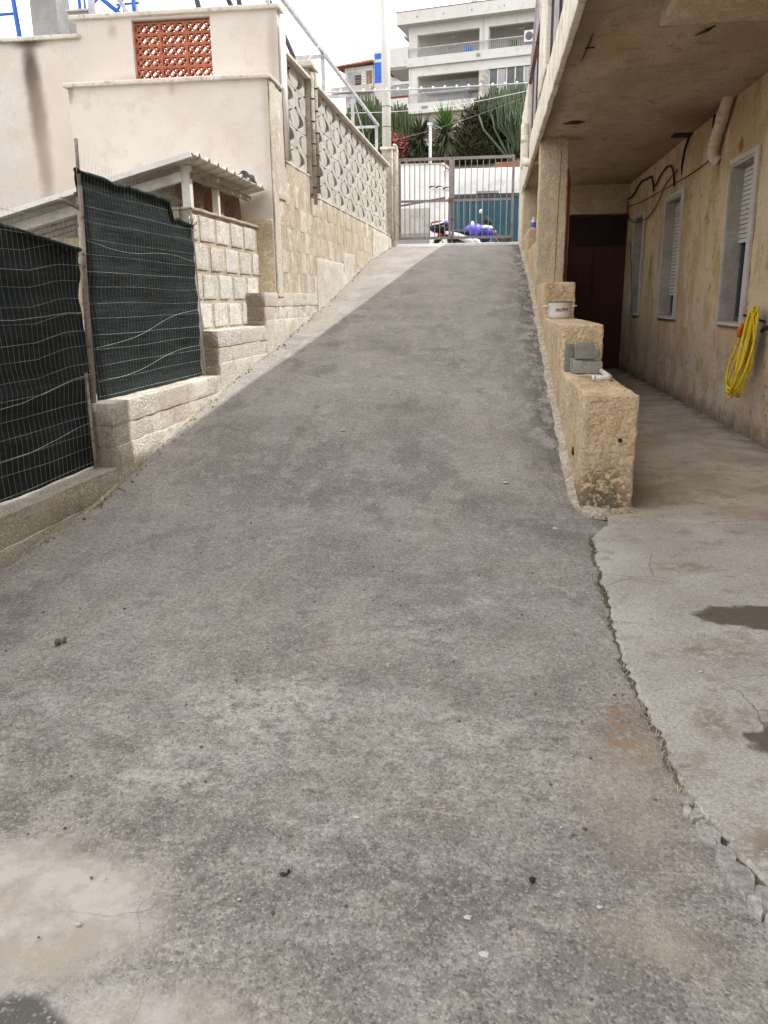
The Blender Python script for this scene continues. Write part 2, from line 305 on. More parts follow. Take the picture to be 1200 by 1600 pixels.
M['terracotta'] = surf('terracotta_grille', (.36, .115, .065), (.45, .155, .09), None, 4, 50, .15, .85, .1, rand=.06)
M['whitepaint'] = surf('white_paint', (.70, .685, .65), (.79, .775, .74), (.62, .59, .54), 2, 40, .1, .6, .08)
M['pole'] = surf('cream_pole_paint', (.47, .46, .43), (.53, .52, .49), None, 2, 40, .06, .45, 0)
M['galv'] = surf('galvanised_tube', (.40, .405, .43), (.52, .525, .55), None, 6, 40, .12, .5, 0, metal=.35)
M['gate'] = surf('grey_brown_gate_paint', (.235, .215, .21), (.285, .262, .256), (.2, .14, .11), 5, 60, .12, .55, .05)
M['sheet'] = surf('beige_roof_sheet', (.54, .51, .455), (.62, .59, .535), (.42, .34, .26), 4, 30, .08, .5, 0)
M['tarp'] = surf('brown_tarp', (.16, .095, .07), (.22, .135, .10), (.1, .06, .045), 3, 40, .2, .75, .4, .02, 8)
M['net'] = None
M['wire'] = surf('zinc_wire', (.26, .265, .26), (.38, .385, .375), None, 8, 40, .1, .5, 0, metal=.3)
M['cane'] = surf('weathered_cane', (.22, .185, .155), (.33, .29, .25), (.12, .09, .075), 8, 60, .25, .85, .2, stretch=(1, 1, .3))
M['bluepaint'] = surf('blue_railing_paint', (.035, .13, .55), (.05, .17, .65), None, 4, 40, .06, .45, 0)
M['greypaint'] = surf('grey_column_paint', (.27, .265, .265), (.33, .325, .325), None, 3, 40, .08, .8, .1)
M['tread'] = surf('pale_stair_tread', (.45, .42, .37), (.55, .52, .47), None, 3, 40, .1, .8, .1)
# far side
M['white'] = surf('white_wall_paint', (.78, .775, .765), (.83, .825, .815), (.7, .69, .67), 1.2, 30, .06, .9, .08)
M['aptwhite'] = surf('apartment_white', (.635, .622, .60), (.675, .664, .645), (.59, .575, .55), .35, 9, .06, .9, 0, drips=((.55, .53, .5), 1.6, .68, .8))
M['aptshade'] = surf('apartment_shaded_white', (.52, .485, .44), (.58, .55, .50), None, .4, 9, .08, .9, 0)  # darker copy of the apartment white, shade of the recessed walls in its colour
M['aptdark'] = surf('apartment_opening', (.10, .105, .11), (.15, .155, .16), None, 1, 9, .1, .3, 0)
M['aptgrey'] = surf('apartment_shutter', (.36, .36, .37), (.45, .45, .455), None, 1, 9, .1, .6, 0)
M['stonepier'] = surf('stone_pier', (.36, .34, .31), (.56, .54, .5), None, 3, 9, .2, .9, .2)
M['redroof'] = surf('terracotta_roof', (.26, .12, .085), (.34, .17, .12), None, 3, 12, .2, .9, .1)
M['salmon'] = surf('salmon_render', (.62, .22, .15), (.68, .27, .19), None, 1, 9, .06, .9, 0)
M['yellowr'] = surf('yellow_render', (.68, .5, .2), (.72, .55, .25), None, 1, 9, .06, .9, 0)
M['navy'] = surf('navy_awning', (.02, .03, .16), (.03, .045, .22), None, 1, 9, .1, .7, 0)
M['brownwood'] = surf('brown_shutter', (.24, .14, .075), (.3, .18, .1), None, 2, 9, .1, .7, 0)
M['doordark'] = surf('dark_brown_door', (.07, .045, .04), (.09, .06, .05), None, 2, 9, .1, .7, 0)
M['teal'] = surf('teal_sheet_metal', (.022, .082, .115), (.03, .10, .14), (.04, .09, .115), 2, 30, .08, .5, .05)
M['dkmetal'] = surf('dark_lintel', (.06, .062, .065), (.1, .1, .105), None, 4, 30, .15, .7, .1)
M['beige'] = surf('beige_low_wall', (.46, .43, .39), (.54, .51, .465), (.4, .36, .32), 2, 30, .1, .9, .1)
M['soil'] = surf('dry_soil', (.07, .062, .04), (.11, .095, .06), (.05, .06, .03), 1.5, 20, .3, .95, .3, .03, 6)
M['road'] = surf('road_asphalt', (.13, .125, .12), (.19, .185, .175), None, 2, 60, .3, .93, .3)
M['crest'] = surf('crest_concrete', (.42, .40, .37), (.52, .50, .465), (.34, .31, .28), 4, 60, .25, .93, .3)
M['fillet'] = surf('pale_cement_fillet', (.33, .29, .235), (.45, .40, .325), (.20, .165, .125), 11, 55, .35, .95, .7, .01, 45)
M['stone'] = surf('broken_cement', (.30, .285, .268), (.38, .36, .34), (.24, .22, .205), 9, 70, .25, .93, .4, .006, rand=.08)
M['seamsoil'] = surf('dark_seam_soil', (.075, .062, .05), (.14, .118, .095), (.22, .19, .155), 14, 80, .4, .95, .6)
M['straw'] = surf('dry_straw', (.36, .31, .23), (.46, .41, .31), None, 12, 40, .1, .9, 0)
M['seed'] = surf('dark_seed', (.02, .018, .015), (.035, .03, .026), None, 12, 40, .1, .6, 0)
M['chip'] = surf('white_chip', (.46, .44, .41), (.54, .52, .49), None, 12, 40, .1, .9, 0)
# motorcycle
M['blackpl'] = surf('black_plastic', (.014, .014, .015), (.022, .022, .024), None, 4, 40, .05, .4, 0)
M['redpl'] = surf('red_lens', (.45, .015, .02), (.55, .02, .03), None, 4, 40, .05, .2, 0, spec=.5)
M['maroonpl'] = surf('wine_red_shell', (.16, .03, .05), (.2, .04, .065), None, 4, 40, .05, .35, 0)
M['bluepl'] = surf('violet_blue_panel', (.11, .10, .58), (.14, .13, .66), None, 4, 40, .05, .35, 0)
M['navypl'] = surf('dark_blue_panel', (.03, .03, .22), (.04, .04, .28), None, 4, 40, .05, .35, 0)
M['whitepl'] = surf('white_panel', (.74, .74, .75), (.8, .8, .81), None, 4, 40, .05, .3, 0)
M['chrome'] = surf('chrome', (.6, .6, .6), (.66, .66, .66), None, 4, 40, .05, .2, 0, metal=.9)
M['orangel'] = surf('amber_lens', (.6, .2, .02), (.65, .24, .03), None, 4, 40, .05, .2, 0)
M['label_blue'] = surf('blue_label', (.06, .11, .5), (.08, .14, .58), None, 9, 40, .05, .4, 0)

def foliage(name, d, l, hi, scale=2.0, trans=True):
    t = NT(name)
    c = t.mix(t.ramp(t.noise(scale, 4, .6), .38, .62), d, l)
    c = t.mix(t.ramp(t.noise(scale*6, 3, .6), .55, .75), c, hi)
    t.b.inputs['Specular IOR Level'].default_value = .2
    return t.done(c, .75)
M['euph'] = foliage('euphorbia_green', (.055, .075, .035), (.085, .105, .05), (.16, .165, .075), 1.6)
M['euphg'] = foliage('grey_green_euphorbia', (.085, .118, .072), (.125, .16, .10), (.18, .205, .13), 1.6)
M['bush'] = foliage('dark_juniper_green', (.035, .036, .018), (.062, .062, .028), (.11, .10, .045), 1.5)
M['yucca'] = foliage('yucca_green', (.06, .12, .028), (.11, .20, .045), (.17, .24, .08), 3)
M['yuccadk'] = foliage('yucca_old_leaf', (.045, .06, .03), (.075, .085, .04), (.15, .12, .06), 3)
M['olean'] = foliage('oleander_green', (.04, .06, .03), (.065, .09, .045), (.11, .13, .07), 3)
M['flower'] = foliage('oleander_flower', (.34, .05, .07), (.44, .10, .125), (.55, .24, .25), 6)
M['trunk'] = surf('bark', (.16, .115, .08), (.24, .18, .13), None, 9, 40, .2, .95, .2)
M['weed'] = foliage('weed_green', (.075, .085, .03), (.13, .13, .05), (.27, .22, .12), 12)

def net_mat():
    t = NT('dark_green_shade_net')
    c = t.mix(t.ramp(t.noise(1.5, 5, .6), .35, .65), (.006, .011, .011), (.010, .019, .019))
    c = t.mix(t.math('MULTIPLY', t.ramp(t.noise(5, 6, .7, stretch=(1, .35, 4)), .52, .68), .6), c, (.019, .032, .033))
    h = t.math('ADD', t.noise(9, 5, .6, stretch=(1, .25, 4)), t.math('MULTIPLY', t.noise(160, 2, .6), .4))
    return t.done(c, .8, t.bump(h, .7, .02))
M['net'] = net_mat()
def enamel():
    t = NT('white_enamel')
    c = t.mix(t.ramp(t.noise(9, 3), .3, .7), (.62, .61, .585), (.70, .69, .665))
    c = t.mix(t.ramp(t.noise(30, 3, .7), .68, .74), c, (.2, .13, .1))
    t.b.inputs['Specular IOR Level'].default_value = .5
    return t.done(c, .28)
M['enamel'] = enamel()

# ------------------------------------------------------------------ mesh helpers
class MB:
    def __init__(s): s.v = []; s.f = []
    def quadgrid(s, rows):
        b = len(s.v); n = len(rows[0])
        for r in rows: s.v += [tuple(p) for p in r]
        for i in range(len(rows)-1):
            for j in range(n-1):
                s.f.append((b+i*n+j, b+i*n+j+1, b+(i+1)*n+j+1, b+(i+1)*n+j))
        return s
    def hexa(s, p):   # 8 points: bottom ring 4, top ring 4
        b = len(s.v); s.v += [tuple(q) for q in p]
        for f in ((0, 3, 2, 1), (4, 5, 6, 7), (0, 1, 5, 4), (1, 2, 6, 5), (2, 3, 7, 6), (3, 0, 4, 7)): s.f.append(tuple(b+i for i in f))
        return s
    def box(s, x0, x1, y0, y1, z0, z1):
        return s.hexa([(x0, y0, z0), (x1, y0, z0), (x1, y1, z0), (x0, y1, z0), (x0, y0, z1), (x1, y0, z1), (x1, y1, z1), (x0, y1, z1)])
    def obox(s, c, ax, ay, az):
        c, ax, ay, az = map(Vector, (c, ax, ay, az))
        return s.hexa([c-ax-ay-az, c+ax-ay-az, c+ax+ay-az, c-ax+ay-az, c-ax-ay+az, c+ax-ay+az, c+ax+ay+az, c-ax+ay+az])
    def bar(s, a, b, w, h=None):
        a, b = Vector(a), Vector(b); d = (b-a); L = d.length; d.normalize()
        up = Vector((0, 0, 1)) if abs(d.z) < .95 else Vector((1, 0, 0))
        sx = d.cross(up).normalized(); uz = sx.cross(d)
        return s.obox((a+b)/2, sx*w/2, d*L/2, uz*(h or w)/2)
    def tube(s, pts, r, n=8, caps=True, sm=0):
        pts = [Vector(p) for p in pts]
        if sm:
            q = [pts[0]*2-pts[1]]+pts+[pts[-1]*2-pts[-2]]; out = []
            for i in range(1, len(q)-2):
                a, b_, c, d = q[i-1], q[i], q[i+1], q[i+2]
                for k in range(sm):
                    t = k/sm; out.append(.5*((2*b_)+(c-a)*t+(2*a-5*b_+4*c-d)*t*t+(3*b_-a-3*c+d)*t**3))
            pts = out+[pts[-1]]
        b = len(s.v); m = len(pts)
        rr = r if isinstance(r, (list, tuple)) else [r]*m
        prev = None
        for i, p in enumerate(pts):
            d = (pts[min(i+1, m-1)]-pts[max(i-1, 0)]).normalized()
            if prev is None:
                up = Vector((0, 0, 1)) if abs(d.z) < .9 else Vector((1, 0, 0))
                u = d.cross(up).normalized()
            else: u = (prev-d*prev.dot(d)).normalized()
            prev = u; w = d.cross(u)
            for k in range(n):
                a = 2*math.pi*k/n; s.v.append(tuple(p+(u*math.cos(a)+w*math.sin(a))*rr[i]))
        for i in range(m-1):
            for k in range(n):
                k2 = (k+1) % n; s.f.append((b+i*n+k, b+i*n+k2, b+(i+1)*n+k2, b+(i+1)*n+k))
        if caps:
            s.f.append(tuple(b+k for k in range(n-1, -1, -1))); s.f.append(tuple(b+(m-1)*n+k for k in range(n)))
        return s
    def lathe(s, prof, c, n=20, axis='Z'):
        b = len(s.v); c = Vector(c)
        for (r, h) in prof:
            for k in range(n):
                a = 2*math.pi*k/n; p = (r*math.cos(a), r*math.sin(a), h)
                if axis == 'X': p = (p[2], p[0], p[1])
                if axis == 'Y': p = (p[0], p[2], p[1])
                s.v.append(tuple(c+Vector(p)))
        for i in range(len(prof)-1):
            for k in range(n):
                k2 = (k+1) % n; s.f.append((b+i*n+k, b+i*n+k2, b+(i+1)*n+k2, b+(i+1)*n+k))
        return s
    def prism(s, poly, z0, z1):
        b = len(s.v); n = len(poly)
        s.v += [(x, y, z0) for x, y in poly]+[(x, y, z1) for x, y in poly]
        s.f.append(tuple(b+i for i in range(n-1, -1, -1))); s.f.append(tuple(b+n+i for i in range(n)))
        for i in range(n):
            j = (i+1) % n; s.f.append((b+i, b+j, b+n+j, b+n+i))
        return s
    def blobby(s, c, rad, seg=10, amp=.1, seed=0):
        b = len(s.v)
        rings = seg//2+1
        for i in range(rings+1):
            th = math.pi*i/rings
            for k in range(seg):
                ph = 2*math.pi*k/seg; d = Vector((math.sin(th)*math.cos(ph), math.sin(th)*math.sin(ph), math.cos(th)))
                q = 1+amp*noise.noise(d*1.7+Vector((seed*3.1, seed, 0)))*2
                s.v.append((c[0]+d.x*rad[0]*q, c[1]+d.y*rad[1]*q, c[2]+d.z*rad[2]*q))
        for i in range(rings):
            for k in range(seg):
                k2 = (k+1) % seg; s.f.append((b+i*seg+k, b+(i+1)*seg+k, b+(i+1)*seg+k2, b+i*seg+k2))
        return s
    def rbox(s, x0, x1, y0, y1, z0, z1, seg=.06, rad=.02, amp=.006, freq=6.0, seed=0):
        """box with rounded, uneven, slightly lumpy faces"""
        nx, ny, nz = [max(2, int(math.ceil((b_-a_)/seg))) for a_, b_ in ((x0, x1), (y0, y1), (z0, z1))]
        def axis(a_, b_, n):
            e = min(rad, (b_-a_)/4)
            ts = [a_, a_+e*.35, a_+e]+[a_+e+(b_-a_-2*e)*i/n for i in range(1, n)]+[b_-e, b_-e*.35, b_]
            return ts
        X, Y, Z = axis(x0, x1, nx), axis(y0, y1, ny), axis(z0, z1, nz)
        idx = {}
        def vid(p):
            k = (round(p[0], 5), round(p[1], 5), round(p[2], 5))
            if k not in idx:
                q = Vector(p); e = min(rad, (x1-x0)/4, (y1-y0)/4, (z1-z0)/4)
                ci = Vector((min(max(q.x, x0+e), x1-e), min(max(q.y, y0+e), y1-e), min(max(q.z, z0+e), z1-e)))
                d = q-ci
                if d.length > 1e-6: q = ci+d.normalized()*e
                o = Vector((seed*7.3, seed*1.9, 0))
                nv = Vector((noise.noise(q*freq+o), noise.noise(q*freq+o+Vector((31, 0, 0))), noise.noise(q*freq+o+Vector((0, 57, 0)))))
                nv2 = Vector((noise.noise(q*freq*3.3+o), noise.noise(q*freq*3.3+o+Vector((31, 0, 0))), noise.noise(q*freq*3.3+o+Vector((0, 57, 0)))))
                s.v.append(tuple(q+nv*amp*2+nv2*amp)); idx[k] = len(s.v)-1
            return idx[k]
        def face(A, B, mk, flip):
            for i in range(len(A)-1):
                for j in range(len(B)-1):
                    f = [vid(mk(A[i], B[j])), vid(mk(A[i+1], B[j])), vid(mk(A[i+1], B[j+1])), vid(mk(A[i], B[j+1]))]
                    s.f.append(tuple(f[::-1] if flip else f))
        face(X, Y, lambda a, b: (a, b, z0), True); face(X, Y, lambda a, b: (a, b, z1), False)
        face(X, Z, lambda a, b: (a, y0, b), False); face(X, Z, lambda a, b: (a, y1, b), True)
        face(Y, Z, lambda a, b: (x0, a, b), True); face(Y, Z, lambda a, b: (x1, a, b), False)
        return s
    def xf(s, fn):
        s.v = [tuple(fn(*p)) for p in s.v]; return s
    def mesh(s, name, mat, smooth=False, off=(0, 0, 0)):
        me = bpy.data.meshes.new(name)
        me.from_pydata([(p[0]-off[0], p[1]-off[1], p[2]-off[2]) for p in s.v], [], s.f)
        if mat: me.materials.append(mat)
        if smooth: me.polygons.foreach_set('use_smooth', [True]*len(me.polygons))
        me.update(); return me
    def build(s, name, mat, parent=None, smooth=False, local=False, label=None):
        off = (0, 0, 0)
        if parent is not None and not local:
            r = parent
            off = Vector((0, 0, 0))
            while r is not None: off = off+r.location; r = r.parent
        o = bpy.data.objects.new(name, s.mesh(name, mat, smooth, off)); col.objects.link(o)
        if parent is not None: o.parent = parent
        if label: o['label'] = label
        return o

def tag(o, label, cat, group=None, kind=None):
    if kind: o['kind'] = kind
    if label: o['label'] = label
    if cat: o['category'] = cat
    if group: o['group'] = group
    return o
def thing(name, loc, label, cat, group=None, rz=0.0):
    o = bpy.data.objects.new(name, None); col.objects.link(o); o.location = loc; o.rotation_euler = (0, 0, rz)
    o.empty_display_size = .1
    return tag(o, label, cat, group)
def inst(name, mesh, loc, parent, rot=None, scale=None):
    o = bpy.data.objects.new(name, mesh); col.objects.link(o); o.parent = parent; o.location = loc
    if rot: o.rotation_euler = rot
    if scale: o.scale = scale
    return o
def stuff(o): o['kind'] = 'stuff'; return o
def struct(o): o['kind'] = 'structure'; return o

# ------------------------------------------------------------------ ground profile
RY = [-6, 5.3, 6, 6.5, 7.62, 9.27, 10.82, 12.91, 15.79, 17.75, 19.3, 22]; RZ = [0, 0, .08, .22, .44, .8, 1.18, 1.65, 2.15, 2.5, 2.66, 2.68]
LY = [-6, 2, 3.78, 4.26, 4.84, 5.32, 6.02, 6.89, 7.8, 9.2, 12.42, 16.02, 19.3, 22]; LZ = [0, .01, .06, .11, .14, .25, .38, .55, .72, .92, 1.5, 2.22, 2.68, 2.68]
_yy = np.arange(-6, 22, .05)
_k = np.ones(13)/13
_rz = np.convolve(np.pad(np.interp(_yy, RY, RZ), 6, 'edge'), _k, 'valid'); _lz = np.convolve(np.pad(np.interp(_yy, LY, LZ), 6, 'edge'), _k, 'valid')
def Lx(y): return -2.55+(y-5)*.35/14.5
def zr(x, y):
    a = float(np.interp(y, _yy, _lz)); b = float(np.interp(y, _yy, _rz)); xl = Lx(y)
    t = min(1.3, max(-.3, (x-xl)/(.66-xl))); return a+(b-a)*t
def wl(d, y, z): return (Lx(y)+d, y, z)       # point relative to the left wall's outer face

# terrain ------------------------------------------------------------
prof = [(-200, -.35), (19.25, -.35), (19.4, 2.4), (26.4, 2.4), (26.45, 5.0), (31, 6.2), (56, 12.2), (75, 17), (140, 27), (500, 60)]
m = MB()
xs = [-400, -60, -20, -8, -3, 0, 3, 8, 20, 60, 400]
m.quadgrid([[(x, y, z+(0 if y < 27 else .25*math.sin(x*.4+y))) for x in xs] for y, z in prof])
struct(m.build('hillside', M['soil']))
# road behind the gate
struct(MB().quadgrid([[(x, y, 2.5) for x in (-30, -8, -3, 0, 3, 8, 30)] for y in (19.32, 21, 23, 25.2)]).build('road', M['road']))
# ramp + yard
rows = []
ys = list(np.concatenate([np.arange(-4, 1, .25), np.arange(1, 8, .08), np.arange(8, 19.31, .12)]))
for y in ys:
    y = float(y); xl = Lx(max(y, 1.0))-.06
    if y < 1.4: xl = -3.4
    r = []
    for i in range(42):
        x = xl+((1.12 if y < 5.42 else .72)-xl)*i/41
        r.append((x, y, zr(x, y)+.008*noise.noise((x*1.3, y*1.1, 0))+.003*noise.noise((x*7, y*7, 3))))
    rows.append(r)
rows = [[(p[0] if not (i == 0 and p[1] < 1.4) else -3.4, p[1], p[2]) for i, p in enumerate(r)] for r in rows]
struct(MB().quadgrid(rows).build('driveway_ramp', M['asphalt'], smooth=True))
# pale strip at the crest of the ramp
m = MB(); rr = []
for i in range(30):
    x = -2.15+2.75*i/29
    w = .03*noise.noise((x*3, 0, 0))
    rr.append([(x, 18.72+w, zr(x, 18.72)-.004), (x, 18.85+w, zr(x, 18.85)+.022), (x, 19.34, 2.695), (x, 19.36, 2.5)])
m.quadgrid([[r[j] for r in rr] for j in range(4)])
struct(m.build('crest_strip', M['crest']))

# cement apron with ragged left edge
edge = [(.86, 5.225), (.81, 5.19), (.72, 5.02), (.66, 4.85), (.64, 4.55), (.63, 4.3), (.615, 4.05), (.61, 3.81), (.595, 3.55), (.58, 3.34), (.575, 3.15), (.58, 2.97), (.59, 2.8), (.60, 2.63), (.615, 2.5), (.62, 2.42), (.625, 2.28), (.625, 2.15), (.65, 2.05), (.675, 1.98), (.70, 1.9), (.72, 1.8), (.735, 1.73), (.75, 1.6), (.74, 1.45), (.72, 1.2), (.72, .8), (.7, 0), (.7, -4)]
pts = []
for i in range(len(edge)-1):
    a, b = edge[i], edge[i+1]; n = max(1, int(abs(a[1]-b[1])/.025)) if a[1] > .5 else 6
    for k in range(n):
        t = k/n; x = a[0]+(b[0]-a[0])*t; y = a[1]+(b[1]-a[1])*t
        pts.append((x+.022*noise.noise((x*7, y*7, 1))+.018*noise.noise((x*27, y*27, 5))+.008*noise.noise((x*70, y*70, 5)), y))
pts.append(edge[-1])
rows = [[] for _ in range(7)]
for (x, y) in pts:
    e = .012*noise.noise((x*20, y*20, 8))
    for j, (dx, z) in enumerate(((-.004, -.02), (0, .012+e*.3), (.012, .021), (.05+e, .024), (.5, .026), (1.4, .026), (2.1, .026))):
        xx = x+dx if j < 4 else .8+dx
        rows[j].append((xx, y, z+(.003*noise.noise((xx*4, y*4, 2)) if j > 1 else 0)))
m = MB().quadgrid(rows)
apron = struct(m.build('cement_apron', M['apron'], smooth=False))
# porch floor (butted to the apron along a small lip)
rows = []
for i in range(14):
    x = .80+(2.7-.80)*i/13
    rows.append([(x, 5.205+.012*noise.noise((x*5, 1, 1)), .0), (x, 5.212+.012*noise.noise((x*5, 1, 1)), .038), (x, 5.26, .041)]+[(x, y, .041+.006*noise.noise((x*2, y*2, 4))) for y in np.arange(5.4, 17.05, .25)]+[(x, 17.05, .041)])
struct(MB().quadgrid(rows).build('porch_floor', M['porch'], smooth=True))
# rough cement fillet along the parapet foot, curling round its near end
path = [(1.02, 5.40), (.92, 5.36), (.80, 5.33), (.70, 5.36), (.635, 5.5), (.61, 5.75)]+[(.612+.012*noise.noise((y, 0, 9)), float(y)) for y in np.arange(6.0, 18.9, .1)]
rows = []
P = [Vector((x, y, 0)) for x, y in path]
# resample
Q = [P[0]]
for i in range(len(P)-1):
    n = max(1, int((P[i+1]-P[i]).length/.03))
    for k in range(1, n+1): Q.append(P[i].lerp(P[i+1], k/n))
for i, p in enumerate(Q):
    d = (Q[min(i+1, len(Q)-1)]-Q[max(i-1, 0)]).normalized(); nrm = Vector((-d.y, d.x, 0))   # to the ramp side
    w = .026+.028*noise.noise((p.x*3, p.y*3.2, 2))+.016*noise.noise((p.x*13, p.y*17, 2)); w *= (.8 if p.y < 5.9 else 1.0)
    inn = .06
    z0 = zr(p.x, p.y) if p.y > 5.6 else max(zr(p.x, p.y), .03)
    e = .012*noise.noise((p.x*19, p.y*19, 7))
    rows.append([tuple(p+nrm*w+Vector((0, 0, z0-.02))), tuple(p+nrm*(w*.8)+Vector((0, 0, z0+.012+e*.5))), tuple(p+Vector((0, 0, z0+.02+e))), tuple(p-nrm*inn+Vector((0, 0, z0+.04+e)))])
struct(MB().quadgrid([list(c) for c in zip(*rows)]).build('cement_fillet', M['fillet'], smooth=False))

rows = []
for i, (x, y) in enumerate(pts):
    if y < 1.0 or y > 5.1: continue
    w = max(.004, .016+.02*noise.noise((x*4, y*4, 11))+.012*noise.noise((x*17, y*17, 2)))
    rows.append([(x-w, y, zr(x-w, y)+.002), (x-w*.55, y, zr(x, y)+.007+.004*noise.noise((x*30, y*30, 1))), (x+.004, y, .010), (x+.02, y, .008)])
struct(MB().quadgrid([list(c) for c in zip(*rows)]).build('seam_soil', M['seamsoil']))
# broken chunks lying in the seam, children of the apron
random.seed(3)
chunks = [(.610, 2.165, .020, .030), (.596, 2.105, .010, .016), (.618, 2.09, .017, .024), (.628, 2.01, .024, .052), (.652, 1.915, .024, .05), (.648, 1.995, .012, .02), (.668, 1.83, .030, .05), (.705, 1.775, .038, .045), (.676, 1.74, .016, .03), (.745, 1.75, .02, .03), (.702, 1.685, .018, .03), (.738, 1.665, .028, .05), (.705, 1.60, .017, .035), (.722, 1.53, .02, .05), (.628, 2.225, .012, .014)]
for i, (x, y, rx, ry) in enumerate(chunks):
    m = MB(); n = 11; poly = []
    for k in range(n):
        a = 2*math.pi*k/n+random.uniform(-.2, .2); q = random.uniform(.78, 1.2)
        poly.append((x+rx*q*math.cos(a)*1.15, y+ry*q*math.sin(a)*1.15))
    z = .014+random.uniform(0, .009)
    b0 = len(m.v)
    top = [(px*.93+x*.07, py*.93+y*.07) for px, py in poly]
    m.v += [(px, py, -.02) for px, py in poly]+[(px, py, z*.72) for px, py in poly]+[(px, py, z+random.uniform(-.003, .003)) for px, py in top]
    for r_ in range(2):
        for k in range(n): k2 = (k+1) % n; m.f.append((r_*n+k, r_*n+k2, (r_+1)*n+k2, (r_+1)*n+k))
    m.f.append(tuple(2*n+k for k in range(n)))
    m.build('cement_chunk', M['stone'], apron)
# weeds and straw in the seam
random.seed(11)
m = MB(); ms = MB()
def blade(mb, x, y, z, h, lean, w):
    a = random.uniform(0, 6.28); dx, dy = math.cos(a)*lean, math.sin(a)*lean
    px, py = -math.sin(a)*w, math.cos(a)*w
    b = len(mb.v)
    mb.v += [(x-px, y-py, z), (x+px, y+py, z), (x+dx*.5+px*.7, y+dy*.5+py*.7, z+h*.7), (x+dx*.5-px*.7, y+dy*.5-py*.7, z+h*.7), (x+dx, y+dy, z+h)]
    mb.f += [(b, b+1, b+2, b+3), (b+3, b+2, b+4)]
def edge_at(y):
    for i in range(len(pts)-1):
        if pts[i][1] >= y >= pts[i+1][1]: return pts[i][0]
    return .7
for (y0, y1, n, g) in ((4.5, 4.95, 150, 1), (3.72, 4.2, 170, 1), (3.3, 3.6, 60, .5), (3.0, 3.1, 20, .3), (2.2, 2.75, 170, .1), (2.02, 2.2, 110, .05)):
    for _ in range(n):
        y = random.uniform(y0, y1); x = edge_at(y)+random.gauss(-.008, .012)
        blade(m if random.random() < g else ms, x, y, .005, random.uniform(.006, .028), random.uniform(.008, .045), .0016)
stuff(m.build('seam_weeds', M['weed']))
tag(bpy.data.objects['seam_weeds'], 'sparse green weeds growing in the seam between asphalt and cement', 'weeds')
for _ in range(70):
    y = random.uniform(2.0, 2.8); blade(ms, edge_at(y)+random.gauss(.02, .05), y, .028, .004, random.uniform(.02, .07), .001)
for _ in range(90):     # dry needles by the gate
    y = random.uniform(11, 18.5); s = random.random() < .5
    x = (Lx(y)+abs(random.gauss(.03, .1))) if s else .6-abs(random.gauss(.02, .12))
    blade(ms, x, y, zr(x, y)+.012, .012, random.uniform(.05, .12), .006)
stuff(ms.build('dry_straw', M['straw']))
tag(bpy.data.objects['dry_straw'], 'dry brown straw and needles caught along the ramp edges', 'straw')
# gutter debris along the ramp's edges
m = MB(); random.seed(5)
for _ in range(300):
    y = random.uniform(3.5, 18.6)
    if random.random() < .6: x = Lx(y)+abs(random.gauss(0, .045))
    else:
        y = random.uniform(6, 18.6); x = .57-abs(random.gauss(0, .07))
    r = random.uniform(.003, .009)*(1 if y < 9 else 1.2)
    m.blobby((x, y, zr(x, y)+.007), (r*1.3, r*1.6, r*.8), 5, .2, random.random()*9)
for _ in range(130):
    x, y = random.uniform(-2.2, .55), random.uniform(1.3, 6)
    r = random.uniform(.0025, .006); m.blobby((x, y, zr(x, y)+.005), (r*1.2, r, r*.8), 5, .2, random.random()*9)
tag(stuff(m.build('gutter_grit', M['stick'])), 'dark leaf crumbs and grit along both edges of the ramp', 'grit')
m = MB()
for (x, y, r) in [(-.02, 1.63, .008), (.02, 1.52, .01), (-.35, 1.98, .007), (.3, 1.7, .006), (-.95, 1.5, .006), (.85, 3.0, .006), (-1.2, 6.6, .016), (.15, 5.9, .014), (.45, 5.05, .014)]:
    m.blobby((x, y, zr(x, y)+.004 if x < .7 else .03), (r*1.5, r, r*.5), 6, .25, x)
for _ in range(160):
    x, y = random.uniform(-2.0, 1.6), random.uniform(1.25, 7)
    r = random.uniform(.002, .005); m.blobby((x, y, (zr(x, y) if x < .6 else .026)+.004), (r*1.3, r, r*.6), 5, .2, x)
tag(stuff(m.build('white_chips', M['chip'])), 'scattered small white stone chips on the grey ground', 'chips')
m = MB(); m.blobby((.14, 1.77, .012), (.009, .008, .008), 8, .1, 1)
tag(m.build('black_seed', M['seed'], smooth=True), 'small round black seed lying alone on the grey yard', 'seed')
m = MB(); m.blobby((-.50, 1.72, .01), (.012, .005, .005), 7, .3, 2); m.blobby((-.49, 1.735, .009), (.004, .008, .004), 6, .3, 3)
tag(m.build('dead_insect', M['seed']), 'tiny dark shrivelled scrap near the pale cement patch', 'scrap')
m = MB(); m.tube([(-.33, 1.93, .016), (-.26, 1.99, .02), (-.17, 2.02, .02), (-.05, 2.0, .022), (.0, 2.005, .018)], .0013, 5)
m.tube([(-.17, 2.02, .02), (-.1, 2.035, .022)], .001, 4)
tag(m.build('dry_twig', M['straw']), 'thin dry straw stalk lying across the middle of the yard', 'twig')
m = MB(); m.tube([(-.75, 3.05, .028), (-.62, 3.12, .03), (-.5, 3.17, .028)], .0014, 5)
for k in range(7): m.tube([(-.74+k*.02, 3.055+k*.01, .028), (-.735+k*.02, 3.075+k*.01, .034)], .0015, 4)
tag(m.build('dry_seed_head', M['straw']), 'pale dry grass seed head lying on the asphalt', 'grass stalk')
m = MB(); m.blobby((-1.82, 2.99, .04), (.016, .02, .012), 7, .35, 4); m.blobby((-1.80, 3.01, .04), (.01, .012, .016), 6, .3, 5)
tag(m.build('brown_leaf', M['stick']), 'small curled brown leaf on the asphalt at left', 'leaf')

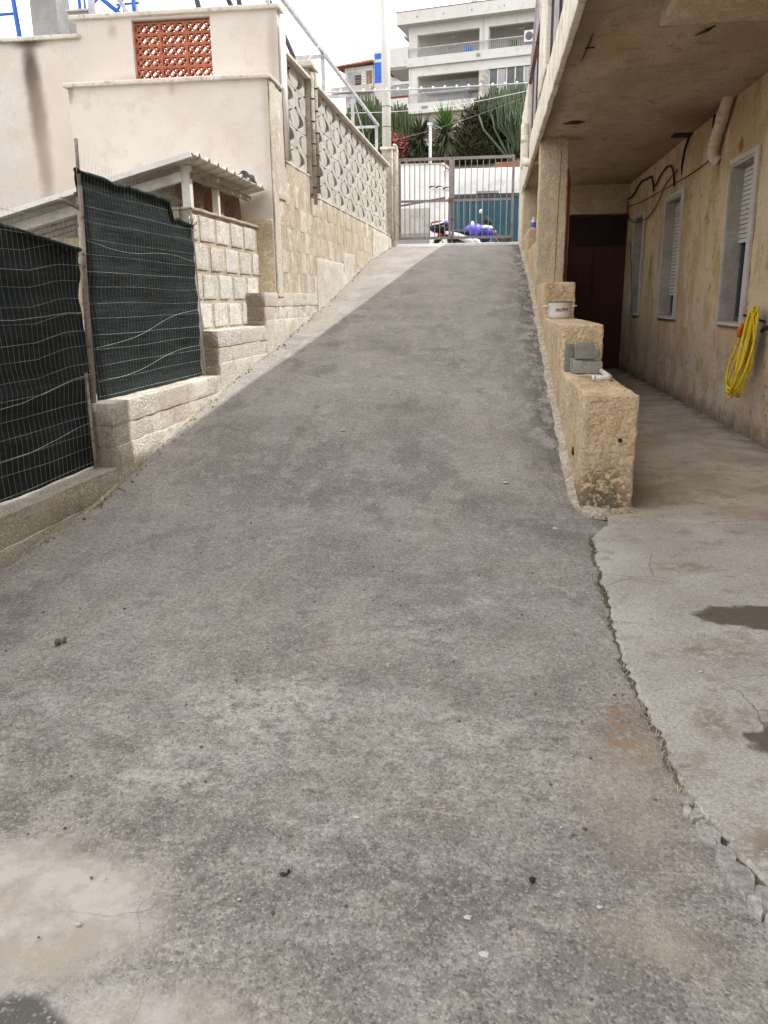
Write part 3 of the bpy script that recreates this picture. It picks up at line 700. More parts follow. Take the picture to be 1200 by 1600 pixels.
# ------------------------------------------------------------------ house on the right
H = thing('house', (2.65, 12, 0), 'ochre rendered two storey house with arcaded porch and overhanging balcony', 'house')
wins = [(9.13, 9.98, 'near'), (12.35, 13.42, 'mid'), (15.25, 16.15, 'far')]
WX = 2.65; wz0, wz1 = 1.17, 2.85
m = MB()
rb = dict(seg=.14, rad=.004, amp=.004, freq=5)
def wallseg(y0, y1, z0, z1): m.rbox(WX, WX+.5, y0, y1, z0, z1, **rb)
yy = [-5]+[v for w in wins for v in (w[0], w[1])]+[17.2]
for i in range(0, len(yy), 2): wallseg(yy[i], yy[i+1], -.1, 3.7)
for w in wins: wallseg(w[0], w[1], -.1, wz0-.03); wallseg(w[0], w[1], wz1, 3.7)
m.build('wall', M['house'], H, smooth=True)
for (y0, y1, kind) in wins:
    f = thing('window', (WX, y0, wz0), None, None); f.parent = H; f.location = Vector((WX, y0, wz0))-H.location
    for k_ in ('label', 'category'):
        if k_ in f: del f[k_]
    b = MB()   # deep marble lining: far jamb, near jamb, head
    b.box(WX-.018, WX+.185, y1-.03, y1, wz0+.0, wz1); b.box(WX-.018, WX+.185, y0, y0+.03, wz0, wz1); b.box(WX-.018, WX+.185, y0+.03, y1-.03, wz1-.03, wz1)
    b.build('lining', M['marble'], f)
    b = MB()
    b.box(WX-.03, WX-.004, y0-.13, y0-.001, wz0, wz1+.05); b.box(WX-.03, WX-.004, y1+.001, y1+.04, wz0, wz1+.05); b.box(WX-.03, WX-.004, y0-.001, y1+.001, wz1+.002, wz1+.05)
    b.build('surround', M['marble_edge'], f)
    MB().box(WX-.06, WX+.185, y0-.13, y1+.04, wz0-.035, wz0-.001).build('sill', M['marble_edge'], f)
    MB().box(WX+.186, WX+.20, y0, y1, wz0, wz1).build('pane', M['glass'], f)
    b = MB(); b.box(WX+.155, WX+.184, y0+.03, y0+.075, wz0, wz1-.03); b.box(WX+.155, WX+.184, y1-.075, y1-.03, wz0, wz1-.03); b.box(WX+.155, WX+.184, y0+.075, y1-.075, wz0, wz0+.05); b.box(WX+.155, WX+.184, (y0+y1)/2-.025, (y0+y1)/2+.025, wz0+.05, wz1-.03)
    b.build('casement', M['win_frame'], f)
    zb = {'near': 2.02, 'mid': 1.47, 'far': 1.3}[kind]
    sm = MB(); L = y1-y0-.062; sm.box(-.009, .007, 0, L, 0, .041)
    sme = sm.mesh('slat', M['shutter'])
    z = wz1-.03-.05
    while z > zb:
        inst('slat', sme, Vector((WX+.128, y0+.031, z))-Vector((WX, y0, wz0)), f); z -= .05
# slab, ceiling, fascia
m = MB().rbox(.64, 2.655, -4, 17.0, 3.565, 3.9, seg=.25, rad=.006, amp=.005, freq=3); m.build('balcony_slab', M['ceiling'], H, smooth=True)
m = MB().rbox(.585, .645, -4, 17.45, 3.50, 3.94, seg=.15, rad=.012, amp=.004, freq=5); m.build('fascia', M['fascia'], H, smooth=True)
m = MB().rbox(1.22, 2.66, 5.2, 6.92, 3.40, 3.575, seg=.15, rad=.015, amp=.005); m.build('ceiling_beam', M['pillar'], H, smooth=True)
# gable wall of the porch with the door
m = MB().rbox(.62, 1.52, 17.0, 19.15, -.1, 3.9, seg=.15, rad=.01, amp=.004); m.rbox(1.52, 2.66, 17.0, 17.3, 3.03, 3.6, seg=.2, rad=.005, amp=.003); m.build('end_wall', M['pillar'], H, smooth=True)
m = MB().rbox(.6, .75, 17.5, 19.2, 2.3, 5.08, seg=.2, rad=.02, amp=.004, seed=3); m.build('end_parapet', M['fascia'], H, smooth=True)
d = MB().box(1.53, 2.645, 17.06, 17.12, .04, 3.02).build('door', M['maroon'], H)
MB().box(1.56, 2.60, 17.03, 17.062, 2.45, 2.97).build('louvre_panel', M['maroon_dark'], d)
for k in range(10): MB().box(1.57, 2.59, 17.015, 17.035, 2.47+k*.05, 2.495+k*.05).build('louvre', M['maroon_dark'], d)
MB().box(2.02, 2.035, 17.045, 17.062, .06, 2.42).build('leaf_joint', M['maroon_dark'], d)
for k in range(2): MB().box(1.62+k*.5, 1.98+k*.5, 17.048, 17.062, .3, 2.3).build('door_panel', M['maroon'], d)
# railing: masonry piers and sheet panels
for (a, b) in ((10.1, 11.6), (15.0, 17.45), (4.9, 6.3)):
    MB().rbox(.565, .70, a, b, 3.94, 4.93, seg=.2, rad=.012, amp=.003).build('railing_pier', M['fascia'], H, smooth=True)
for (a, b) in ((6.3, 10.1), (11.6, 15.0)):
    p = MB()
    n = int((b-a)/.1)
    p.quadgrid([[(.62+(.012 if i % 2 else 0), a+(b-a)*i/n, z) for i in range(n+1)] for z in (3.97, 4.90)])
    p.build('railing_sheet', M['mauve'], H)
    for k in range(int((b-a)/1.2)+1):
        MB().box(.60, .64, min(b-.05, a+.02+k*1.2), min(b-.01, a+.06+k*1.2), 3.94, 4.92).build('railing_post', M['dkmetal'], H)
MB().box(.575, .66, 4.9, 17.5, 4.935, 4.985).build('top_rail', M['rust'], H)
# upper storeys (above the frame), they throw the shade on the yard
m = MB().box(2.65, 9, 5.5, 19, 3.9, 7.4); m.box(.60, 9, -6, 5.48, 3.95, 8.0); m.box(3.15, 9, -6, 5.5, -.1, 3.94); m.box(3.15, 9, 5.5, 19.1, -.1, 3.89); m.build('upper_wall', M['pillar'], H)
MB().box(2.5, 9.2, 5.3, 19.2, 7.4, 7.55).build('roof', M['redroof'], H)
# stepped parapet
PP = thing('stepped_parapet', (.83, 9, 0), 'rough ochre rendered stepped parapet wall beside the ramp', 'parapet')
for k, (y0, y1, z1) in enumerate(((5.49, 7.39, .82), (7.38, 10.0, 1.22), (9.99, 12.02, 1.63), (12.28, 14.92, 2.26), (14.91, 16.99, 2.63))):
    MB().rbox(.65, 1.0, y0, y1, -.1, z1, seg=.04 if k < 3 else .1, rad=.014, amp=.0048, freq=15, seed=k).build('step', M['parapet'], PP, smooth=True)
for (y, z) in ((5.47, .52),):
    MB().lathe([(.0, -.006), (.014, -.006), (.014, .03)], (.89, 5.475, .52), 10, 'Y').build('drain_hole', M['seed'], PP)
    MB().lathe([(.0, .0), (.03, .0), (.034, .012), (.026, .02)], (.636, 6.05, .34), 12, 'X').build('drain_spout', M['seed'], PP)
PL = thing('porch_pillar', (.83, 12.14, 1.6), 'pale ochre square pillar carrying the balcony beside the ramp', 'pillar')
MB().rbox(.645, 1.03, 12.0, 12.3, 1.4, 3.57, seg=.06, rad=.022, amp=.004, freq=8).build('shaft', M['pillar'], PL, smooth=True)
m = MB(); m.tube([(.905, 11.993, 1.65), (.91, 11.994, 2.3), (.918, 11.993, 2.9), (.93, 11.993, 3.4)], .004, 4); m.build('crack_filler', M['stick'], PL)
# red-brown downpipe behind the pillar
m = MB(); m.tube([(1.075, 12.5, .04), (1.075, 12.5, 3.0), (1.07, 12.5, 3.12), (1.04, 12.45, 3.22), (1.0, 12.4, 3.26)], .036, 12); m.tube([(1.075, 12.5, 2.98), (1.075, 12.5, 3.06)], .043, 12)
tag(m.build('red_downpipe', M['terra_pipe'], smooth=True), 'red brown downpipe rising behind the porch pillar', 'pipe')
# cream pipe out of the wall under the ceiling
PI = thing('cream_waste_pipe', (2.6, 10.6, 3), 'fat cream waste pipe on the house wall below the porch ceiling', 'pipe')
MB().tube([(2.57, 10.05, 3.62), (2.57, 10.2, 3.5), (2.565, 10.38, 3.32), (2.56, 10.5, 3.2), (2.56, 10.56, 3.1), (2.58, 10.58, 3.03), (2.64, 10.57, 2.98)], .064, 14, True, 4).build('pipe_run', M['pvc'], PI, smooth=True)
MB().tube([(2.568, 10.24, 3.455), (2.566, 10.32, 3.375)], .071, 14).build('collar', M['pvc'], PI, smooth=True)
MB().tube([(2.56, 10.49, 3.21), (2.56, 10.535, 3.14)], .068, 14).build('collar', M['pvc'], PI, smooth=True)
MB().box(2.55, 2.65, 10.6, 10.66, 3.36, 3.5).build('bracket', M['cable'], PI)
# cream pipe elbow under balcony near gate
EP = thing('balcony_drain_elbow', (.57, 14.0, 3.6), 'cream drain pipe elbow under the balcony edge by the far pillar', 'pipe')
MB().tube([(.52, 14.3, 4.18), (.52, 14.3, 3.92), (.52, 14.3, 3.72), (.525, 14.27, 3.62), (.56, 14.2, 3.58), (.64, 14.1, 3.585), (.76, 14.0, 3.60)], .062, 12, True, 4).build('pipe_run', M['fascia'], EP, smooth=True)
MB().tube([(.52, 14.3, 4.0), (.52, 14.3, 3.9)], .07, 12).build('collar', M['fascia'], EP, smooth=True)
# rebar and spalls on the ceiling
RB = thing('exposed_rebar', (1.0, 9, 3.56), 'rusty rebar and dark spalls exposed in the porch ceiling', 'rebar')
m = MB(); m.tube([(.79, 8.35, 3.553), (.80, 7.95, 3.55), (.80, 7.55, 3.553)], [.004, .009, .005], 6); m.tube([(.78, 7.95, 3.553), (.86, 7.93, 3.552)], .007, 5); m.build('rebar', M['cable'], RB)
m = MB(); m.blobby((1.02, 11.1, 3.562), (.10, .10, .012), 9, .35, 2); m.blobby((.92, 11.15, 3.562), (.05, .04, .008), 8, .3, 5); m.build('spall', M['seed'], RB)
m = MB(); m.tube([(1.66, 7.75, 3.555), (1.72, 7.6, 3.55), (1.76, 7.52, 3.555)], [.004, .012, .004], 6); m.build('rebar', M['cable'], RB)
m = MB(); m.tube([(2.63, 12.2, 3.55), (2.62, 12.35, 3.4), (2.63, 12.5, 3.22), (2.64, 12.52, 3.1)], [.018, .017, .015, .006], 6); m.box(2.4, 2.64, 12.05, 12.25, 3.54, 3.566); m.build('stub_pipe', M['cable'], RB)
# loose cables on wall
CB = thing('wall_cables', (2.63, 14, 3.2), 'loose dark cables sagging across the house wall above the windows', 'cables')
MB().tube([(2.62, 17.0, 3.28), (2.62, 16.4, 3.30), (2.62, 15.7, 3.42), (2.62, 15.2, 3.40), (2.62, 14.75, 3.38), (2.62, 14.5, 3.24), (2.62, 14.4, 3.12)], .016, 6, True, 5).build('cable', M['cable'], CB, smooth=True)
MB().tube([(2.62, 14.3, 3.18), (2.62, 13.8, 3.32), (2.62, 13.3, 3.34), (2.62, 13.0, 3.22), (2.62, 12.85, 3.0)], .014, 6, True, 5).build('cable', M['cable'], CB, smooth=True)
MB().tube([(2.63, 17.0, 3.15), (2.63, 15.6, 3.08), (2.63, 14.2, 3.06), (2.63, 12.9, 3.04), (2.63, 11.9, 3.03), (2.63, 11.0, 3.06), (2.63, 10.7, 3.12)], .006, 5, True, 4).build('cable', M['cable'], CB, smooth=True)
MB().tube([(2.62, 17.0, 3.25), (2.62, 16.9, 2.98), (2.62, 16.2, 2.80), (2.62, 15.0, 2.74), (2.62, 14.1, 2.86), (2.62, 13.5, 3.1), (2.62, 12.7, 3.2)], .008, 5, True, 4).build('cable', M['cable'], CB, smooth=True)
# stick leaning on the far wall
m = MB(); m.tube([(2.62, 16.4, 2.45), (2.60, 15.75, 1.5), (2.55, 15.3, .8), (2.50, 14.9, .045)], [.012, .015, .018, .02], 7)
tag(m.build('leaning_stick', M['stick']), 'thin dark stick leaning on the house wall beside the maroon door', 'stick')
# hose
HO = thing('garden_hose', (2.6, 8.7, .9), 'coiled yellow garden hose hanging on the house wall', 'hose')
random.seed(2)
m = MB(); path = []
loops = 8
for k in range(loops*28):
    a = 2*math.pi*k/28; l = k//28
    ry = .15+.022*math.sin(l*2.1)+.03*(l % 3)/2; rz = .40+.03*math.sin(l*1.7)
    yc = 8.72+.02*math.sin(l*1.3); zc = .90-.03*math.cos(l*2.3)
    yv = yc+ry*math.sin(a)*(.62-.38*math.cos(a)); zv = zc+rz*math.cos(a)
    path.append((2.51+.115*math.sin(a+.35*l)*(.62-.38*math.cos(a))+.012*((l*5) % 7-3)*.6, yv-.34+.10*(.9-zv), zv))
m.tube(path, .0125, 7); m.build('coil', M['yellow'], HO, smooth=True)
MB().tube([(2.44, 8.36, 1.19), (2.43, 8.38, 1.13), (2.43, 8.39, 1.06)], [.018, .024, .018], 9).build('connector', M['orange'], HO, smooth=True)
MB().tube([(2.41, 8.57, .62), (2.41, 8.56, .56)], [.018, .018], 9).build('connector', M['orange'], HO, smooth=True)
MB().tube([(2.66, 8.36, 1.2), (2.54, 8.36, 1.24), (2.44, 8.36, 1.27)], .012, 6).build('hook', M['cable'], HO); MB().tube([(2.66, 8.1, 1.1), (2.6, 8.15, 1.16), (2.58, 8.2, 1.12)], .02, 7, True, 3).build('tap', M['cable'], HO)
# things on the parapet
PO = thing('enamel_pot', (.80, 9.62, 1.225), 'white enamel pot with red flower decoration standing on the parapet step', 'pot')
m = MB(); m.lathe([(.0, .004), (.118, .004), (.128, .012), (.132, .05), (.133, .17), (.136, .176), (.136, .182), (.129, .182), (.126, .17), (.124, .03), (.0, .024)], PO.location, 32); m.build('body', M['enamel'], PO, smooth=True)
m = MB(); m.lathe([(.133, .174), (.1395, .178), (.1395, .184), (.134, .187), (.13, .184)], PO.location, 32); m.build('rim', M['win_frame'], PO, smooth=True)
for sgn in (-1, 1):
    b = Vector(PO.location)
    MB().tube([b+Vector((sgn*.125, -.05, .135)), b+Vector((sgn*.165, -.045, .138)), b+Vector((sgn*.185, -.015, .138)), b+Vector((sgn*.185, .015, .138)), b+Vector((sgn*.165, .045, .138)), b+Vector((sgn*.125, .05, .135))], .0085, 7).build('handle', M['enamel'], PO, smooth=True)
def on_pot(a, z, r, nn=7, seed=0):
    pts_ = []
    for k in range(nn):
        t = 2*math.pi*k/nn; q = r*(1+.35*math.sin(3*t+seed))
        aa = a+q*math.cos(t)/.1345; pts_.append((PO.location.x+.1345*math.sin(aa), PO.location.y-.1345*math.cos(aa), PO.location.z+z+q*math.sin(t)))
    return pts_
mr, mg = MB(), MB()
for k, (a, z, r) in enumerate(((-.25, .10, .014), (-.10, .103, .008), (.02, .108, .006), (.30, .103, .015), (.42, .098, .011), (.22, .094, .010))):
    b = len(mr.v); p = on_pot(a, z, r, 8, k); mr.v += p; mr.f.append(tuple(range(b, b+8)))
for k, (a, z, r) in enumerate(((-.38, .095, .009), (-.15, .09, .008), (.10, .097, .009), (.14, .112, .007), (.55, .106, .010), (.62, .096, .008), (-.02, .088, .007))):
    b = len(mg.v); p = on_pot(a, z, r, 6, k); mg.v += p; mg.f.append(tuple(range(b, b+6)))
for k in range(20):
    a = -.5+k*.062; b = len(mg.v)
    mg.v += [(PO.location.x+.1345*math.sin(a+d), PO.location.y-.1345*math.cos(a+d), PO.location.z+.076+z) for d, z in ((0, 0), (.05, .001), (.05, .004), (0, .003))]; mg.f.append((b, b+1, b+2, b+3))
mr.build('red_flowers', M['redpl'], PO); mg.build('dark_leaves', M['navypl'], PO)
# cement tiles propped on the first step
TG = 'small grey cement tiles on the parapet'
zt = .825
def tile(x0, x1, y0, y1, z0, z1, label, rx=0):
    c = Vector(((x0+x1)/2, (y0+y1)/2, z0))
    m_ = MB().rbox(x0, x1, y0, y1, z0, z1, seg=.06, rad=.004, amp=.0009)
    m_.v = [tuple(Vector(p)-c) for p in m_.v]
    o = m_.build('cement_tile', M['tile_grey'], smooth=True); o.location = c; o.rotation_euler = (rx, 0, 0)
    return tag(o, label, 'tile', TG)
tile(.672, .735, 7.30, 7.345, zt, zt+.235, 'tall narrow grey tile standing at the left of the tile stack', R(-6))
tile(.85, .90, 7.325, 7.36, zt, zt+.235, 'narrow grey tile rising behind the middle of the tile stack', R(-3))
tile(.885, .965, 7.33, 7.365, zt, zt+.18, 'square grey tile propped at the right rear of the tile stack', R(-4))
tile(.72, .80, 7.05, 7.10, zt, zt+.108, 'short grey tile block at the front left under the stack', 0)
tile(.80, .962, 7.05, 7.10, zt, zt+.10, 'wide grey tile block at the front right under the stack', 0)
tile(.705, .95, 7.12, 7.18, zt, zt+.12, 'long grey tile block behind the front pair', 0)
tile(.735, .89, 7.075, 7.12, zt+.122, zt+.26, 'square grey tile resting on top of the stack', R(-4))
m = MB(); m.tube([(.945, 7.0, zt+.028), (.945, 6.7, zt+.026), (.94, 6.45, zt+.026), (.93, 6.40, zt+.026), (.90, 6.385, zt+.026), (.80, 6.38, zt+.026)], .019, 12)
m.tube([(.82, 6.38, zt+.026), (.795, 6.38, zt+.026)], .0225, 12); m.tube([(.93, 6.405, zt+.026), (.90, 6.385, zt+.026)], .0225, 12)
tag(m.build('grey_pipe_elbow', M['pvc_grey'], smooth=True), 'bent pale grey plastic pipe lying in front of the tiles', 'pipe')
m = MB(); 
for k in range(5): m.tube([(.70+k*.02, 6.75-k*.08, zt+.006), (.86+k*.01, 6.78-k*.07, zt+.007)], .0035, 4)
tag(m.build('straw_stalks', M['straw']), 'few pale straws lying on the parapet before the tiles', 'straw')
BO = thing('spray_bottle', (.745, 15.25, 2.635), 'small white bottle with blue label on the far parapet step', 'bottle')
MB().lathe([(0, 0), (.036, 0), (.038, .01), (.038, .13), (.03, .155), (.014, .17), (.014, .18), (0, .18)], BO.location, 16).build('body', M['whitepl'], BO, smooth=True)
MB().lathe([(.0385, .03), (.0392, .032), (.0392, .115), (.0385, .117)], BO.location, 16).build('paper_label', M['label_blue'], BO, smooth=True)
MB().lathe([(.018, .178), (.018, .205), (.0, .208)], BO.location, 12).build('cap', M['whitepl'], BO, smooth=True)
# thin poles on the balcony end
m = MB(); m.tube([(.76, 18.9, 4.6), (.745, 18.9, 5.6), (.77, 18.9, 6.1), (.86, 18.9, 7.6), (.9, 18.9, 8.2)], .03, 8); m.tube([(.755, 18.9, 6.0), (.76, 18.9, 6.1)], .04, 8)
tag(m.build('cable_mast', M['gate'], smooth=True), 'thin bent grey mast by the gate holding the light string', 'mast')
m = MB(); m.tube([(.86, 18.4, 4.5), (.87, 18.4, 8.2)], .04, 8); m.tube([(.87, 18.4, 6.3), (.87, 18.4, 6.4)], .05, 8)
tag(m.build('steel_post', M['mauve'], smooth=True), 'straight mauve steel post behind the balcony railing', 'post')

# ------------------------------------------------------------------ left side: low walls
LW = thing('stepped_retaining_wall', (-2.6, 6, 0), 'low board marked concrete wall stepping up along the ramp', 'wall')
steps = [(1.2, 5.24, .345, .36), (5.2, 7.35, .785, .34), (7.33, 9.24, 1.19, .30), (8.86, 11.42, 1.545, .26)]
for k, (y0, y1, z1, th) in enumerate(steps):
    n0 = -.3
    cuts = [n0, z1-.30, z1-.15, z1] if k else [n0, .17, z1]
    for j in range(len(cuts)-1):
        m = MB().rbox(-th, (.006, -.004, .002)[j], y0+.001*j, y1-.001*j, cuts[j], cuts[j+1]+.0015, seg=.07, rad=.005, amp=.0034, freq=7, seed=k*3+j)
        m.xf(lambda d, y, z: wl(d, y, z)).build('cast_course', M['board'], LW, smooth=True)
# rough footing where the ramp meets the wall
rows = []
for y in np.arange(1.3, 18.9, .06):
    y = float(y); w = .012+.022*noise.noise((y*2, 0, 4))+.012*noise.noise((y*13, 0, 4)); z = zr(Lx(y), y)
    rows.append([wl(w, y, z-.012), wl(w*.6, y, z+.014+.008*noise.noise((y*12, 3, 1))), wl(-.006, y, z+.03+.018*noise.noise((y*4, 2, 2)))])
MB().quadgrid([list(c) for c in zip(*rows)]).build('footing', M['fillet'], LW)
# hollow-block wall
BW = thing('block_wall', (-2.7, 8.4, 1.2), 'wall of bare pale hollow blocks with wide tan joints under the shed', 'wall')
m = MB().box(-.40, -.215, 7.42, 9.42, 1.16, 2.27); m.xf(wl); m.build('mortar_core', M['mortar'], BW)
random.seed(4)
vari = [MB().rbox(-.05, .002, 0, .385, 0, .222, seg=.05, rad=.005, amp=.003, freq=9, seed=s+20).mesh('block', M['block'], True) for s in range(4)]
loc0 = BW.location
for r_ in range(4):
    z = 1.215+r_*.265; y = 7.43-(.26 if r_ % 2 else 0.02)
    while y < 9.4:
        a = max(y, 7.43); b = min(y+.385, 9.42)
        if b-a > .09:
            inst('block', random.choice(vari), Vector(wl(-.203, a, z))-loc0, BW, scale=(1, (b-a)/.385, random.uniform(.98, 1.04)))
        y += .442
m = MB().rbox(-.40, -.19, 7.4, 9.44, 2.265, 2.29, seg=.12, rad=.006, amp=.003); m.xf(wl); m.build('mortar_cap', M['mortar'], BW)
# masonry base wall along the upper ramp
GW = thing('masonry_base_wall', (-2.4, 14, 1.5), 'tan masonry retaining wall with whitewashed blocks along the upper ramp', 'wall')
m = MB().box(-.3, -.006, 9.42, 11.4, 1.0, 3.06); m.box(-.3, -.007, 11.38, 18.75, 1.0, 2.84); m.xf(wl); m.build('wall_core', M['mortar'], GW)
vari = [MB().rbox(-.06, 0, 0, .460, 0, .256, seg=.09, rad=.004, amp=.003, freq=9, seed=s+40).mesh('block', M['wallblock'], True) for s in range(4)]
random.seed(8)
for r_ in range(8):
    z = 1.0+r_*.262; y = 9.45+(.21 if r_ % 2 else 0)
    while y < 18.6:
        top = 3.05 if y+.4 < 11.42 else 2.83
        rz_ = zr(Lx(y), y+.4)
        if z+.245 <= top+.01 and z+.06 > rz_ and not (y < 11.4 and z < 1.5 and y+.4 < 11.4):
            inst('block', random.choice(vari), Vector(wl(random.uniform(-.004, .002), y, z))-GW.location, GW)
        y += .465
for (y0, y1, z1) in ((11.42, 13.3, 2.02), (13.3, 14.2, 2.2), (16.2, 18.75, 2.78)):
    m = MB().rbox(-.05, .012, y0, y1, .9, z1, seg=.1, rad=.012, amp=.005, freq=5, seed=int(z1*10)); m.xf(wl); m.build('render_patch', M['board'], GW, smooth=True)
m = MB().rbox(-.005, .012, 9.405, 9.62, 1.50, 3.795, seg=.1, rad=.012, amp=.004); m.xf(wl); m.build('corner_pier', M['wallblock'], GW, smooth=True)
m = MB().rbox(-.1, .008, 9.625, 9.95, 2.6, 3.77, seg=.1, rad=.01, amp=.003); m.xf(wl); m.build('plaster_return', M['wallblock'], GW, smooth=True)
m = MB().rbox(-.30, .002, 9.62, 11.42, 3.045, 3.072, seg=.1, rad=.006, amp=.005); m.rbox(-.30, .003, 11.40, 18.75, 2.825, 2.852, seg=.12, rad=.006, amp=.005); m.xf(wl); m.build('bedding_course', M['wallblock'], GW, smooth=True)
# pierced screen wall
SW = thing('pierced_screen_wall', (-2.4, 14, 2.9), 'pale pierced screen block wall with oval holes above the ramp', 'wall')
PW, PH, TH = .98, .228, .17
def screen_mesh(half=None):
    mb = MB(); n = 24; a1, a2, b1, e2o = .375, .21, .099, -.055
    xr = (-PW/2+.003, PW/2-.003); zr_ = (-PH/2+.003, PH/2-.003)
    ks = range(n)
    def rect(a):
        c, s = math.cos(a), math.sin(a); hx, hz = xr[1], zr_[1]
        t = min(hx/abs(c) if abs(c) > 1e-9 else 9, hz/abs(s) if abs(s) > 1e-9 else 9)
        return (t*c, t*s)
    E1, E2, RC = [], [], []
    for k in ks:
        a = 2*math.pi*k/n
        e1 = (a1*math.cos(a), b1*math.sin(a)); e2 = (a2*math.cos(a)+e2o, b1*math.sin(a))
        ang = math.atan2(e1[1]/zr_[1], e1[0]/xr[1])
        sc = max(abs(math.cos(ang)), abs(math.sin(ang)))
        RC.append((xr[1]*math.cos(ang)/sc, zr_[1]*math.sin(ang)/sc)); E1.append(e1); E2.append(e2)
    def v(p, x): mb.v.append((x, p[0], p[1])); return len(mb.v)-1
    R0 = [v(p, 0) for p in RC]; R1 = [v(p, -TH) for p in RC]
    A0 = [v(p, 0) for p in E1]; A1 = [v(p, -TH) for p in E1]
    B0 = [v(p, 0) for p in E2]; B1 = [v(p, -TH) for p in E2]
    for k in ks:
        j = (k+1) % n
        mb.f.append((R0[k], R0[j], A0[j], A0[k])); mb.f.append((R0[k], R1[k], R1[j], R0[j]))
        mb.f.append((A0[k], A0[j], A1[j], A1[k])); mb.f.append((B0[k], B1[k], B1[j], B0[j]))
        mb.f.append((R1[k], A1[k], A1[j], R1[j]))
    mb.f.append(tuple(B0)); mb.f.append(tuple(B1[::-1]))
    # narrow web tying the oval core to the body above and below
    for sgn in (-1, 1): mb.box(-TH, -.002, -.07, .07, *sorted((sgn*.072, sgn*.094)))
    return mb.mesh('screen_block', M['screen'])
sm_ = screen_mesh()
def clip_mesh(lo, hi):
    bm = bmesh.new(); bm.from_mesh(sm_)
    for co, no in (((0, lo, 0), (0, -1, 0)), ((0, hi, 0), (0, 1, 0))):
        g = bmesh.ops.bisect_plane(bm, geom=bm.verts[:]+bm.edges[:]+bm.faces[:], plane_co=co, plane_no=no, clear_outer=True)
    me = bpy.data.meshes.new('screen_block'); bm.to_mesh(me); bm.free(); 
    if not me.materials: me.materials.append(M['screen'])
    return me
cache = {}
def panel(y0, y1, z0, rows, phase):
    for r_ in range(rows):
        y = y0-PW+((phase+(r_ % 2)*.5) % 1)*PW
        while y < y1:
            a, b = max(y, y0), min(y+PW, y1)
            if b-a > .05:
                k = (round(a-y-PW/2, 3), round(b-y-PW/2, 3))
                if k not in cache: cache[k] = sm_ if b-a > PW-.001 else clip_mesh(*k)
                yc = y+PW/2
                o = inst('screen_block', cache[k], Vector(wl(-.03, yc, z0+PH*(r_+.5)))-SW.location, SW)
                o.rotation_euler = (0, 0, -math.atan(.35/14.5))
            y += PW
panel(10.0, 11.22, 3.075, 5, .2)
panel(11.42, 18.35, 2.855, 6, .35)
m = MB().box(-.22, .045, 10.0, 11.22, 3.075+5*PH+.004, 3.075+5*PH+.038); m.box(-.22, .045, 11.42, 18.5, 2.855+6*PH+.004, 2.855+6*PH+.038); m.xf(wl); m.build('coping_strip', M['coping'], SW)
m = MB().box(-.235, -.22, 10.0, 18.4, 2.9, 4.2); m.xf(wl); m.build('hole_shade_sheet', M['doordark'], SW)  # added dark sheet, stands in for the shade inside the holes
# post with cap + pipe clipped on it
m = MB().rbox(-.24, .035, 11.2, 11.44, 2.84, 4.36, seg=.1, rad=.01, amp=.003); m.xf(wl); m.build('post', M['postconc'], SW, smooth=True)
m = MB().rbox(-.33, .085, 11.12, 11.54, 4.36, 4.43, seg=.1, rad=.008, amp=.002); m.xf(wl); m.build('post_cap', M['coping'], SW, smooth=True)
for (y, z0, z1, r_) in ((11.40, 2.86, 4.34, .03), (11.22, 2.7, 4.30, .026)):
    o = MB().tube([wl(.06, y, z0), wl(.06, y, z1)], r_, 10).build('clipped_pipe', M['postconc'], SW, smooth=True)
    for k in range(5): MB().tube([wl(.06, y, z0+.2+k*.27), wl(.06, y, z0+.215+k*.27)], r_+.004, 10).build('pipe_clip', M['cable'], o)
for y, r_ in ((9.94, .03), (10.02, .018)):
    m = MB().tube([wl(.04, y, 3.06), wl(.03, y, 4.5)], r_, 10); m.build('corner_conduit', M['whitepaint'] if r_ > .02 else M['galv'], SW, smooth=True)
# ------------------------------------------------------------------ pale pink building
PB = thing('pink_building', (-4, 9.9, 0), 'pale pink rendered terrace building with travertine copings and dark stain', 'building')
m = MB().box(-4.76, -2.455, 9.4, 9.898, .2, 3.8); m.build('front_block', M['pink'], PB)
m = MB(); X0, X1, Z0, Z1 = -4.16, -3.225, 3.985, 4.60
for b in ((-4.83, X0, 3.84, 4.63), (X1, -2.445, 3.84, 4.63), (X0, X1, 3.84, Z0), (X0, X1, Z1, 4.63)): m.box(b[0], b[1], 9.9, 10.06, b[2], b[3])
m.build('upper_parapet', M['pink'], PB)
MB().box(-10, -4.762, 9.905, 10.08, .2, 4.44).build('side_wall', M['pink'], PB)
m = MB().rbox(-4.80, -2.41, 9.35, 9.90, 3.80, 3.842, seg=.3, rad=.006, amp=.0015); m.build('coping', M['coping'], PB, smooth=True)
m = MB().rbox(-4.90, -2.41, 9.86, 10.1, 4.63, 4.675, seg=.3, rad=.006, amp=.0015); m.build('coping', M['coping'], PB, smooth=True)
m = MB().rbox(-10, -4.79, 9.86, 10.12, 4.44, 4.485, seg=.3, rad=.006, amp=.0015); m.build('coping', M['coping'], PB, smooth=True)
MB().box(-10, -2.72, 10.1, 18.6, .2, 2.85).build('terrace', M['pink'], PB)
MB().rbox(-2.75, -2.46, 9.395, 9.5, 1.4, 2.36, seg=.08, rad=.01, amp=.006).build('bare_corner', M['tan'], PB, smooth=True)
GR = MB().box(X0, X1, 9.985, 9.99, Z0, Z0+.003).build('terracotta_grille', M['terracotta'], PB)
bw, bh = (X1-X0)/3, (Z1-.03-Z0)/5
bm_ = MB(); t_ = .014
bm_.box(0, bw, 0, .07, 0, t_); bm_.box(0, bw, 0, .07, bh-t_, bh-.001); bm_.box(0, t_, 0, .07, t_, bh-t_); bm_.box(bw-t_, bw-.001, 0, .07, t_, bh-t_)
